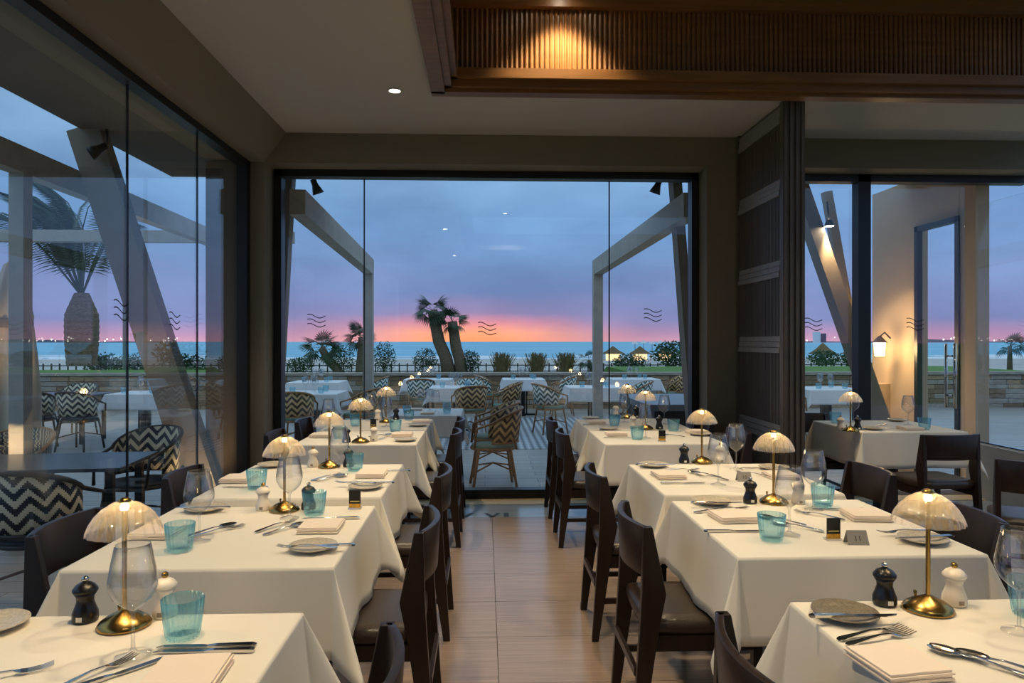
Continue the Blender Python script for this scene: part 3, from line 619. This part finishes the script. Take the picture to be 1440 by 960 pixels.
strut((2.10, 6.95, .05), (2.04, 7.6, 3.3), 'slanted strut outside the main window, right', .1, .14)
strut((4.62, 8.0, .3), (3.55, 8.0, 3.3), 'lit slanted strut beyond the right bay window', .2, .16)
strut((4.75, 8.6, .3), (4.2, 8.6, 3.3), 'thin slanted strut behind the black mullion', .1, .1)
def spot_head(p, label, aim):
    t = thing('terrace_spotlight', label, 'spotlight', 'small adjustable spotlights', p); a = Vector(aim).normalized()
    MB().tube([(0, 0, 0), a * .06, a * .10, a * .15], [.03, .032, .045, .06], 14).obj('lamp_head', BLACK, t, True)
    MB().tube([(0, 0, 0), (0, 0, .14)], .012).obj('bracket', BLACK, t, True)
spot_head((-3.2, 6.15, 3.12), 'small black spotlight on the left strut', (-.8, -.2, -.5))
spot_head(tuple(ony(440, 252, 7.3)), 'small black spotlight at the top left of the window', (.2, .2, -.6))
spot_head(tuple(ony(928, 252, 7.3)), 'small black spotlight at the top right of the window', (-.2, .2, -.6))
def spot_on(p, d, e):
    l = bpy.data.lights.new('spot_beam', 'SPOT'); l.energy = e; l.color = (1, .7, .36); l.spot_size = R(80); l.spot_blend = .7; l.shadow_soft_size = .04
    o = bpy.data.objects.new('spot_beam', l); COL.objects.link(o); o.location = p; o.rotation_euler = Vector(d).to_track_quat('-Z', 'Y').to_euler()
pl = ony(1166, 318, 7.85)
t = thing('terrace_spotlight', 'lit spotlight shining down the strut beyond the right bay', 'spotlight', 'small adjustable spotlights', pl)
MB().lathe([(.03, .07), (.045, .03), (.055, 0)], 16).obj('lamp_head', BLACK, t, True); MB().lathe([(.001, .0), (.05, .0)], 16).obj('lens', SPOTE, t)
MB().tube([(0, 0, .07), (0, .05, .28)], .012).obj('bracket', BLACK, t, True)
spot_on((pl.x, pl.y, pl.z - .05), (.35, .1, -1), 110)
# right wing: wall with an opening, pedestal, lantern
WING = mat('warm_beige_render', S(196, 172, 146), .8)
struct(MB().box(4.86, 5.0, 6.87, 7.1, TB, 3.3).box(4.86, 5.0, 7.85, 8.75, TB, 3.3).box(4.86, 5.0, 7.1, 7.85, 2.75, 3.3).obj('wall_wing', WING))
MB().box(4.84, 4.9, 7.1, 7.16, TB, 2.75).box(4.84, 4.9, 7.79, 7.85, TB, 2.75).box(4.84, 4.9, 7.1, 7.85, 2.69, 2.75).obj('window_5', BLACK)['kind'] = 'structure'
struct(MB().box(4.66, 4.86, 8.35, 8.7, TB, .95).obj('wall_pedestal', WING))
def lantern(p, label, e=20):
    t = thing('wall_lantern', label, 'lantern', 'wall lanterns', p, -PI / 2)
    MB().lathe([(.05, -.09), (.065, .07)], 6).obj('glass_box', LANTE, t); MB().lathe([(.085, .07), (.05, .11), (.012, .15)], 6, cap=True).obj('roof', BLACK, t)
    MB().lathe([(.055, -.10), (.055, -.09)], 6, cap=True).obj('base', BLACK, t); MB().tube([(0, 0, .14), (.0, .06, .19), (.0, .13, .12)], .01).obj('bracket', BLACK, t, True)
    l = bpy.data.lights.new('lantern_glow', 'POINT'); l.energy = e; l.color = (1, .68, .32); l.shadow_soft_size = .07
    o = bpy.data.objects.new('lantern_glow', l); COL.objects.link(o); o.parent = t; o.location = (-.0, -.11, 0)
lp = ony(1237, 490, 8.2); lantern((lp.x, lp.y, lp.z), 'lit wall lantern beyond the right bay window')
t = thing('ground_uplight', 'small ground uplight at the foot of the left strut', 'uplight', None, (-2.3, 6.05, TB))
MB().lathe([(.05, 0), (.05, .05), (.04, .06)], 14, cap=True).obj('housing', BLACK, t, True); MB().lathe([(.001, .062), (.038, .062)], 14).obj('lens', LANTE, t)
spot_on((-2.3, 6.05, TB + .09), (-.25, .12, 1), 26)
# pergola
def pergola(label, parts):
    t = thing('pergola_frame', label, 'pergola', 'white pergola frames')
    for nme, a, b, w, h_ in parts: MB().bar(a, b, w, h_).obj(nme, BEAMW, t)
pergola('white pergola frame left of the main window view', [('post', (-1.87, 11.5, TB), (-1.87, 11.5, 2.62), .15, .15), ('beam', (-1.87, 11.58, 2.66), (-1.80, 6.9, 2.80), .15, .24)])
pergola('white pergola frame right of the main window view', [('post', (1.83, 11.5, TB), (1.83, 11.5, 2.62), .15, .15), ('beam', (1.83, 11.58, 2.66), (2.02, 6.9, 2.80), .15, .24)])
pergola('white pergola outside the left glazing', [('post', (ony(29, 480, 5.6).x, 5.6, TB), (ony(29, 480, 5.6).x, 5.6, 2.75), .11, .11), ('beam', (ony(29, 480, 5.6).x, 5.0, 2.85), (ony(29, 480, 5.6).x, 11.5, 2.78), .12, .2), ('cross_beam', (-9.5, 9.4, 2.82), (-2.5, 9.4, 2.82), .12, .15)])
# closed parasol at far left
ux = ony(29, 480, 5.6).x
t = thing('ground_uplight', 'small ground uplight at the foot of the left pergola post', 'uplight', None, (ux + .12, 4.85, TB))
MB().lathe([(.05, 0), (.05, .05), (.04, .06)], 14, cap=True).obj('housing', BLACK, t, True); MB().lathe([(.001, .062), (.038, .062)], 14).obj('lens', LANTE, t)
spot_on((ux + .12, 4.85, TB + .09), (-.04, .33, 1), 130)
pp = ony(16, 480, 6.4)
t = thing('closed_parasol', 'closed pale parasol beside the left pergola post', 'parasol', None, (pp.x, pp.y, TB))
MB().lathe([(.02, 0), (.02, 2.34)], 10).obj('pole', RATT, t, True)
PAR = mat('pale_canvas', S(196, 180, 160), .85)
MB().lathe([(.19, .76), (.20, .84), (.20, 1.1), (.17, 1.5), (.145, 1.75), (.15, 1.8), (.10, 2.05), (.05, 2.25), (.02, 2.28)], 48, rib=7, amp=.2).obj('canopy', PAR, t, True)
MB().lathe([(.15, 1.70), (.165, 1.74), (.15, 1.78)], 24).obj('strap', WALLC, t, True); MB().lathe([(.28, 0), (.28, .08), (.03, .1)], 24, cap=True).obj('base', BLACK, t, True)
# terrace tables with cloths
TTZ = .66; WCL = mat('white_cloth', S(226, 224, 224), .85)
TT = [('near terrace table beyond the glass', -.64, 8.1, .38, .42), ('terrace table left of the pergola post', -2.75, 11.3, .50, .45), ('terrace table far left by the wall', -3.35, 14.4, .50, .45), ('terrace table behind the palms view, centre left', -1.2, 15.3, .5, .42),
      ('terrace table left of the mosaic', -.52, 12.6, .44, .42), ('terrace table with dark pedestal at the wall', .82, 15.3, .44, .44), ('terrace table right of the mosaic', 1.92, 12.6, .46, .42), ('terrace table at the wall, right', 3.2, 15.3, .5, .42),
      ('terrace table seen through the right bay', 5.85, 12.0, .5, .5), ('terrace table beside the left strut', -5.35, 11.4, .4, .42)]
gl_i = 0
for i, (de, x, y, hx_, hy_) in enumerate(TT):
    table(x, y, hx_, hy_, de, z=TTZ, base=TB, drop=.24, seed=50 + i, cm=WCL)
    for q, (dx, dy) in enumerate(((-.22, -.2), (.2, .22), (.22, -.22))):
        place('tumbler', ('blue tumbler at the front left of the ', 'blue tumbler at the back of the ', 'blue tumbler at the front right of the ')[q] + de, (x + dx, y + dy, TTZ + .002))
    for q, (dx, dy) in enumerate(((-.08, .05), (.08, .0), (0, .2))):
        place('wine', ('left wine glass on the ', 'right wine glass on the ', 'back wine glass on the ')[q] + de, (x + dx, y + dy, TTZ + .002))
place('napkin', 'folded napkin on the near terrace table', (-.63, 7.86, TTZ + .002)); place('napkin', 'second folded napkin on the near terrace table', (-.8, 8.3, TTZ + .002))
BC = [('bb', .09, 7.75, 95, 'rattan chair with sage cushion, nearest outside the glass'), ('bb', .09, 8.5, 92, 'rattan chair behind the nearest terrace chair'),
      ('bb', -1.95, 11.1, 80, 'brown zigzag chair right of the left terrace table'), ('bb', -.25, 11.75, 20, 'brown zigzag chair before the mosaic-left table'), ('bb', .35, 12.6, 90, 'brown zigzag chair beside the mosaic'),
      ('bg', -1.25, 14.0, 0, 'green zigzag chair behind the left pergola post'), ('bg', -2.3, 14.7, 90, 'green zigzag chair at the far left table'), ('bg', .1, 15.2, -90, 'green zigzag chair left of the pedestal table'), ('bg', -.3, 13.6, 180, 'green zigzag chair behind the mosaic-left table'),
      ('bg', 1.12, 12.2, -70, 'green zigzag chair left of the mosaic-right table'), ('bg', 1.65, 15.2, 90, 'green zigzag chair right of the pedestal table'), ('bg', 2.75, 12.9, 90, 'green zigzag chair right of the mosaic-right table'), ('bb', 4.1, 15.3, 90, 'brown zigzag chair at the wall, right'),
      ('bg', 5.0, 11.6, -90, 'green woven chair seen through the right bay'), ('bk', -2.62, 4.30, -8, 'black and cream zigzag chair close outside the left glazing'), ('bk', -2.78, 5.85, 165, 'black and cream zigzag chair behind the dark table'), ('bd', -3.75, 5.75, 180, 'round-backed dotted weave chair behind the dark table'),
      ('bk', -6.6, 10.7, 10, 'zigzag chair in front of the far dark table, left'), ('bk', -5.9, 10.6, -5, 'zigzag chair in front of the far dark table, right'), ('bk', -6.9, 12.3, 180, 'zigzag chair behind the far dark table'), ('bb', -2.75, 10.5, 0, 'brown zigzag chair before the left terrace table')]
for k, x, y, a, lab in BC: place(k, lab, (x, y, TB), R(a))
def plain_table(x, y, hx_, hy_, label, rz=0):
    t = thing('terrace_table', label, 'table', None, (x, y, TB), rz); b_ = mat('dark_slate_top', S(70, 78, 84), .25)
    MB().box(-hx_, hx_, -hy_, hy_, .725, .75).obj('tabletop', b_, t, bevel=.003)
    for sx_ in (-1, 1):
        for sy_ in (-1, 1): MB().box(sx_ * (hx_ - .1) - .025, sx_ * (hx_ - .1) + .025, sy_ * (hy_ - .1) - .025, sy_ * (hy_ - .1) + .025, 0, .725).obj('leg', BLACK, t)
plain_table(-3.15, 5.05, .72, .36, 'dark bare table close outside the left glazing', R(6)); plain_table(-6.85, 11.5, .75, .42, 'dark bare table by the stone wall at left')
t = thing('stone_counter', 'dark stone service counter outside the main window, right', 'counter', None, (2.75, 9.6, TB))
MB().box(-.75, .75, -.9, .9, .72, .80).obj('counter_top', mat('grey_stone_top', S(110, 116, 122), .35), t); MB().box(-.65, .65, -.85, .85, 0, .72).obj('body', BLACK, t)
# low stone wall built of courses, cap
wl = struct(empty('wall_garden', (0, 16.6, TB)))
STONE = [mat('stone_%s' % n, c, .9, noise=((6, 6, 30), .25)) for n, c in (('tan', S(168, 140, 108)), ('brown', S(132, 108, 84)), ('grey', S(158, 148, 134)))]
SM = []
for q in range(3):
    me = MB().box(0, 1, 0, .28, 0, .1).mesh('stone'); me.materials.append(STONE[q]); SM.append(me)
rest = [MB(), MB(), MB()]
for k in range(7):
    x = -13 + random.random() * .3
    while x < 14:
        w_ = .3 + random.random() * .5; q = random.randrange(3); dy = random.random() * .02
        if -8.6 < x < 11.5:      # each stone in view is a piece of its own
            o = bpy.data.objects.new('stone', SM[q]); COL.objects.link(o); o.parent = wl; o.location = (x, dy, k * .112); o.scale = (w_ - .012, 1, 1)
        else: rest[q].box(x, x + w_ - .012, dy, .3, k * .112, k * .112 + .1)
        x += w_
for q in range(3): stuff(rest[q].obj('outer_stones', STONE[q], wl))
MB().box(-13, 14, .03, .3, 0, .79).obj('wall_core', GROUT, wl); MB().box(-13, 14, -.04, .36, .79, .85).obj('wall_cap', STONE[2], wl)

# ================================================================== GARDEN, BEACH, SEA
struct(MB().quad((-120, 16.9, -.2), (120, 16.9, -.2), (120, 40, -.3), (-120, 40, -.3)).obj('ground_garden', GRASS))
struct(MB().quad((-600, -600, -.4), (600, -600, -.4), (600, 16.9, -.4), (-600, 16.9, -.4)).obj('ground_surround', GRASS))
SAND = mat('beach_sand', S(192, 186, 178), .9, noise=((.2, .2, .2), .15))
struct(MB().quad((-600, 40, -.3), (600, 40, -.3), (600, 185, -3.05), (-600, 185, -3.05)).obj('ground_beach', SAND))
tag(MB().rings([[(x0, 17.0, -.2), (x0, 17.2, .70), (x0, 21, .72), (x0, 24, -.25)] for x0 in (3.6, 14)]).obj('lawn_bank', GRASS), 'raised lawn bank behind the stone wall, right', 'lawn')
tag(MB().rings([[(x0, 17.0, -.2), (x0, 17.2, .62), (x0, 21, .64), (x0, 24, -.25)] for x0 in (-14, -6)]).obj('lawn_bank', GRASS), 'raised lawn bank behind the stone wall, left', 'lawn')
sea = bpy.data.materials.new('teal_sea'); sea.use_nodes = True; t_ = sea.node_tree; b_ = t_.nodes['Principled BSDF']; b_.inputs['Roughness'].default_value = .4; b_.inputs['Specular IOR Level'].default_value = .15
c_ = t_.nodes.new('ShaderNodeTexCoord'); m_ = t_.nodes.new('ShaderNodeMapping'); m_.inputs['Scale'].default_value = (.01, .05, 1); t_.links.new(c_.outputs['Object'], m_.inputs[0])
n_ = t_.nodes.new('ShaderNodeTexNoise'); n_.inputs['Scale'].default_value = 1; n_.inputs['Detail'].default_value = 6; t_.links.new(m_.outputs[0], n_.inputs[0])
r_ = t_.nodes.new('ShaderNodeValToRGB'); r_.color_ramp.elements[0].position = .3; r_.color_ramp.elements[0].color = S(104, 174, 204); r_.color_ramp.elements[1].position = .7; r_.color_ramp.elements[1].color = S(150, 212, 230)
t_.links.new(n_.outputs[0], r_.inputs[0]); t_.links.new(r_.outputs[0], b_.inputs['Base Color'])
struct(MB().quad((-9000, 180, -3), (9000, 180, -3), (9000, 14000, -3), (-9000, 14000, -3)).obj('ground_sea', sea))
FOAM = mat('white_foam', S(235, 238, 240), .9)
fm = MB()
for k in range(5):
    y0 = 178 + k * 11; xx = -200
    while xx < 200:
        L_ = random.uniform(12, 40); w_ = random.uniform(1.5, 5); fm.rings([[(xx, y0 - w_, -2.95), (xx, y0, -2.75), (xx, y0 + w_, -2.95)], [(xx + L_, y0 - w_ + 1, -2.95), (xx + L_, y0 + 1, -2.75), (xx + L_, y0 + w_ + 1, -2.95)]]); xx += L_ + random.uniform(0, 25 * k + 1)
stuff(tag(fm.obj('surf_foam', FOAM), 'white breaking surf along the beach', 'surf'))
def leaves(m, c, rx, ry, rz, n, s):
    for _ in range(n):
        d = Vector((random.gauss(0, 1), random.gauss(0, 1), random.gauss(0, 1))).normalized(); q = random.random() ** .35
        p = Vector(c) + Vector((d.x * rx * q, d.y * ry * q, d.z * rz * q)); a = Vector((random.uniform(-1, 1), random.uniform(-1, 1), random.uniform(-.4, 1))).normalized(); b = a.cross(Vector((random.uniform(-1, 1), random.uniform(-1, 1), random.uniform(-1, 1)))).normalized()
        m.quad(p, p + a * s * .5 + b * s * .25, p + a * s, p + a * s * .5 - b * s * .25)
def bush(label, px, pyb, wpx, hpx, Y, m_=LEAF, n=900, s=.16):
    b = ony(px, pyb, Y); rx = wpx * Y / F / 2; rz = hpx * Y / F / 2
    t = thing('garden_bush', label, 'bush', 'garden bushes', (b.x, Y, b.z)); m = MB()
    leaves(m, (0, 0, rz), rx, rx * .7, rz, n, s * max(.7, rx)); m.obj('foliage', m_, t)
    MB().tube([(0, 0, -1.0), (.02, 0, rz)], [.05, .02], 6).obj('stem', BARK, t)
for a in (('low round bush at the left end of the fence', 422, 526, 40, 24, 36), ('tall loose bush right of the pergola post', 541, 526, 34, 46, 36), ('round bush left of the twin palms', 598, 526, 36, 36, 36), ('round bush right of the twin palms', 661, 526, 30, 34, 36), ('bush under the small fan palms', 480, 527, 40, 42, 35),
          ('loose bush right of the right pergola post', 886, 524, 50, 26, 30), ('large dark bush beside the right window edge', 950, 518, 70, 40, 28), ('dense bush seen through the right bay, left', 1160, 516, 50, 24, 30), ('dense bush seen through the right bay, right', 1200, 516, 34, 22, 30)): bush(*a)
for px, lab in ((700, 'left'), (750, 'middle'), (790, 'right')):
    b = ony(px + 5, 524, 34); t = thing('reed_clump', lab + ' clump of dry ornamental grass at the fence', 'grass clump', 'dry grass clumps', b); m = MB()
    for _ in range(260):
        a = random.uniform(0, 6.28); r0 = random.random() * .35; x, y = r0 * math.cos(a), r0 * math.sin(a); h_ = random.uniform(.5, 1.0); lx = random.gauss(0, .22)
        m.quad((x, y, 0), (x + .02, y, 0), (x + .02 + lx, y, h_), (x + lx, y, h_))
    m.obj('blades', REED, t)
# hedge outside left
m = MB()
for k in range(26): leaves(m, (k * .24, 0, .36 + .06 * math.sin(k)), .3, .35, .42, 170, .13)
b = ony(128, 527, 28); tag(m.obj('hedge', LEAF), 'long clipped hedge outside the left glazing', 'hedge').location = b
# fence: posts, rails, pickets
fy_ = 38; t = thing('garden_fence', 'low dark picket fence at the beach edge', 'fence', None, (0, fy_, -.35))
for z in (.2, .52): MB().box(-26, 22, -.02, .02, z, z + .05).obj('rail', BLACK, t)
m = MB(); x = -26
while x < 22: m.box(x, x + .06, -.03, .03, 0, .66); x += .42
stuff(m.obj('pickets', BLACK, t))
# fan palms
def fan_leaf():
    m = MB()
    for k in range(13):
        a = R(-78 + 13 * k); d = Vector((math.sin(a), math.cos(a), 0)); n_ = Vector((d.y, -d.x, 0)); o_ = Vector((0, .35, 0)); L_ = .55 * (1 - .25 * abs(k - 6) / 6)
        m.quad(o_, o_ + d * L_ * .55 + n_ * .026, o_ + d * L_ + Vector((0, 0, -.10)), o_ + d * L_ * .55 - n_ * .026)
    m.quad((-.012, 0, 0), (.012, 0, 0), (.012, .36, 0), (-.012, .36, 0)); me = m.mesh('fan_frond'); me.materials.append(LEAF2); return me
FAN = fan_leaf()
def fan_palm(label, base, crown, r0, Y, size, n=22):
    b = ony(base[0], base[1], Y); c = ony(crown[0], crown[1], Y) - b
    t = thing('fan_palm', label, 'palm', 'fan palms', b); mid = c * .5 + Vector((.12 * c.x, 0, -.05 * c.x))
    MB().tube([(0, 0, -.3), c * .25 + Vector((-.05 * c.x, 0, 0)), mid, c], [r0 * 1.2, r0, r0 * .95, r0 * .8], 12).obj('trunk', BARK, t, True)
    for i in range(n):
        f = bpy.data.objects.new('frond', FAN); COL.objects.link(f); f.parent = t; f.location = c; f.scale = (size,) * 3
        f.rotation_euler = (R(random.uniform(-55, 65)), R(random.uniform(-30, 30)), random.uniform(0, 6.28))
fan_palm('taller leaning palm of the central pair', (632, 526), (608, 436), .32, 36, 1.3, 22)
fan_palm('shorter upright palm of the central pair', (650, 526), (636, 452), .30, 36, 1.1, 20)
fan_palm('low fan palm leaning left near the fence', (478, 527), (452, 489), .22, 35, 1.35)
fan_palm('small fan palm behind the left pergola post', (505, 527), (508, 474), .18, 35, 1.2)
fan_palm('spiky low plant beside the right pergola post', (832, 522), (828, 506), .1, 34, .8, 14)
fan_palm('spiky plant seen through the glass door', (1420, 516), (1420, 486), .1, 30, .9, 16)
# wind-blown date palm outside the left glazing
Yp = 24; b = ony(115, 514, Yp); t = thing('date_palm', 'tall wind-blown date palm outside the left glazing', 'palm', None, b)
hh = ony(112, 412, Yp).z - b.z; prof = []
for i in range(25):
    q = i / 24; prof.append(((.42 + .06 * math.sin(q * 3) - .22 * max(0, q - .7) / .3) * (1 + .035 * (i % 2)), q * hh))
MB().lathe(prof, 28, rib=9, amp=.05).obj('trunk', BARK, t)
fr = MB(); ps = [Vector((0, .0, 0)), Vector((0, .6, 1.2)), Vector((0, 1.1, 2.0)), Vector((0, 1.7, 2.5)), Vector((0, 2.4, 2.7))]
fr.tube(ps, [.035, .03, .022, .015, .006], 5)
for i in range(40):
    q = .2 + .8 * i / 39; k = min(3, int(q * 4)); f_ = q * 4 - k; p = ps[k].lerp(ps[k + 1], f_); L_ = .62 * (1 - .5 * abs(q - .55))
    for s in (-1, 1): fr.quad(p, p + Vector((s * L_ * .5, .22, .02)), p + Vector((s * L_, .55, -.12)), p + Vector((s * L_ * .5, .28, -.03)))
FRM = fr.mesh('palm_frond'); FRM.materials.append(LEAF2)
for i in range(26):
    f = bpy.data.objects.new('frond', FRM); COL.objects.link(f); f.parent = t; f.location = (0, 0, hh - .1)
    f.rotation_euler = (R(random.uniform(-4, 30)), R(random.uniform(-28, 12)), R(random.uniform(30, 140)) if i < 19 else random.uniform(0, 6.28)); f.scale = (random.uniform(.8, 1.05),) * 3
b = ony(175, 522, 26); t = thing('lamp_post', 'thin grey lamp post beyond the hedge', 'lamp post', None, b)
MB().tube([(0, 0, -.9), (0, 0, 4.6)], .06).obj('pole', POLEM, t, True); MB().box(-.25, .05, -.06, .06, 4.6, 4.7).obj('lamp_head', BLACK, t)
# beach pavilions with thatched roofs, parasols; distant coast
THATCH = mat('thatch', S(120, 96, 64), .95); LITW = emit('pavilion_light', (1, .7, .36, 1), 1.4)
for i, (px, py, w, lab) in enumerate(((862, 500, 4.6, 'left'), (900, 499, 4.4, 'middle'), (936, 497, 4.2, 'right'))):
    Y = 130; b = ony(px, 508, Y); t = thing('beach_pavilion', lab + ' lit thatched beach pavilion by the water', 'pavilion', 'lit beach pavilions', b)
    MB().box(-w / 4, w / 4, -1, 1, 0, 1.5).obj('lit_room', LITW, t); MB().lathe([(w / 2, 1.4), (w / 4, 2.0), (.1, 2.8)], 12, cap=True).obj('roof', THATCH, t)
    for q in (-1, 1): MB().box(q * w * .4 - .08, q * w * .4 + .08, -1.1, -1, -.5, 1.5).obj('post', RATT, t)
for i, (px, w) in enumerate(((1157, 3.0), (1200, 2.4))):
    b = ony(px, 512, 75); t = thing('thatched_parasol', ('wider' if i == 0 else 'narrower') + ' thatched beach parasol seen through the right bay', 'parasol', 'thatched parasols', b)
    MB().lathe([(w / 2, 1.1), (w / 4, 1.6), (.05, 2.3)], 12, cap=True).obj('roof', THATCH, t); MB().box(-.06, .06, -.06, .06, -.5, 1.3).obj('post', RATT, t)
for i in range(7):
    px = 893 + i * 12; b = ony(px, 490 - (i % 2), 170); t = thing('white_parasol', 'white beach parasol, %s from the left in the far row' % ('first', 'second', 'third', 'fourth', 'fifth', 'sixth', 'last')[i], 'parasol', 'white beach parasols', b)
    MB().lathe([(.95, 1.1), (.5, 1.5), (.02, 1.8)], 10).obj('canopy', WCL, t); MB().box(-.05, .05, -.05, .05, -1.5, 1.3).obj('pole', BLACK, t)
COAST = mat('far_coast', S(64, 72, 92), .9)
def coast(label, px0, px1, h_, Y=3000, n=40):
    t = thing('far_coast', label, 'coast', None, (0, Y, -3)); a, b = ony(px0, 480, Y).x, ony(px1, 480, Y).x
    MB().rings([[(x, 0, 0), (x, 300, 0), (x, 150, max(2, h_ * (.6 + .4 * math.sin(i * 1.3)) * min(1, i / 4, (12 - i) / 4 + .1)))] for i, x in enumerate([a + (b - a) * k / 12 for k in range(13)])]).obj('headland', COAST, t)
    m = MB()
    for _ in range(n):
        x = random.uniform(a, b); z = random.uniform(2, h_ + 8); s = random.uniform(2, 4.5); m.lathe([(.1, z - s), (s, z), (.1, z + s)], 6, Matrix.Translation((x, -20, 0)))
    stuff(m.obj('shore_lights', emit('shore_light', (1, .9, .75, 1), 4), t))
coast('far dark shore with lights seen through the left glazing', -120, 190, 12); coast('far dark shore with lights seen through the right bay', 1090, 1560, 16, n=70)
b = ony(1152, 478, 2900); b.z = -3; t = thing('tower_block', 'pale tower block on the far shore', 'building', None, b); MB().box(-18, 6, 0, 20, 0, 44).obj('tower', WCL, t); MB().box(6, 30, 0, 20, 0, 38).obj('annex', COAST, t)
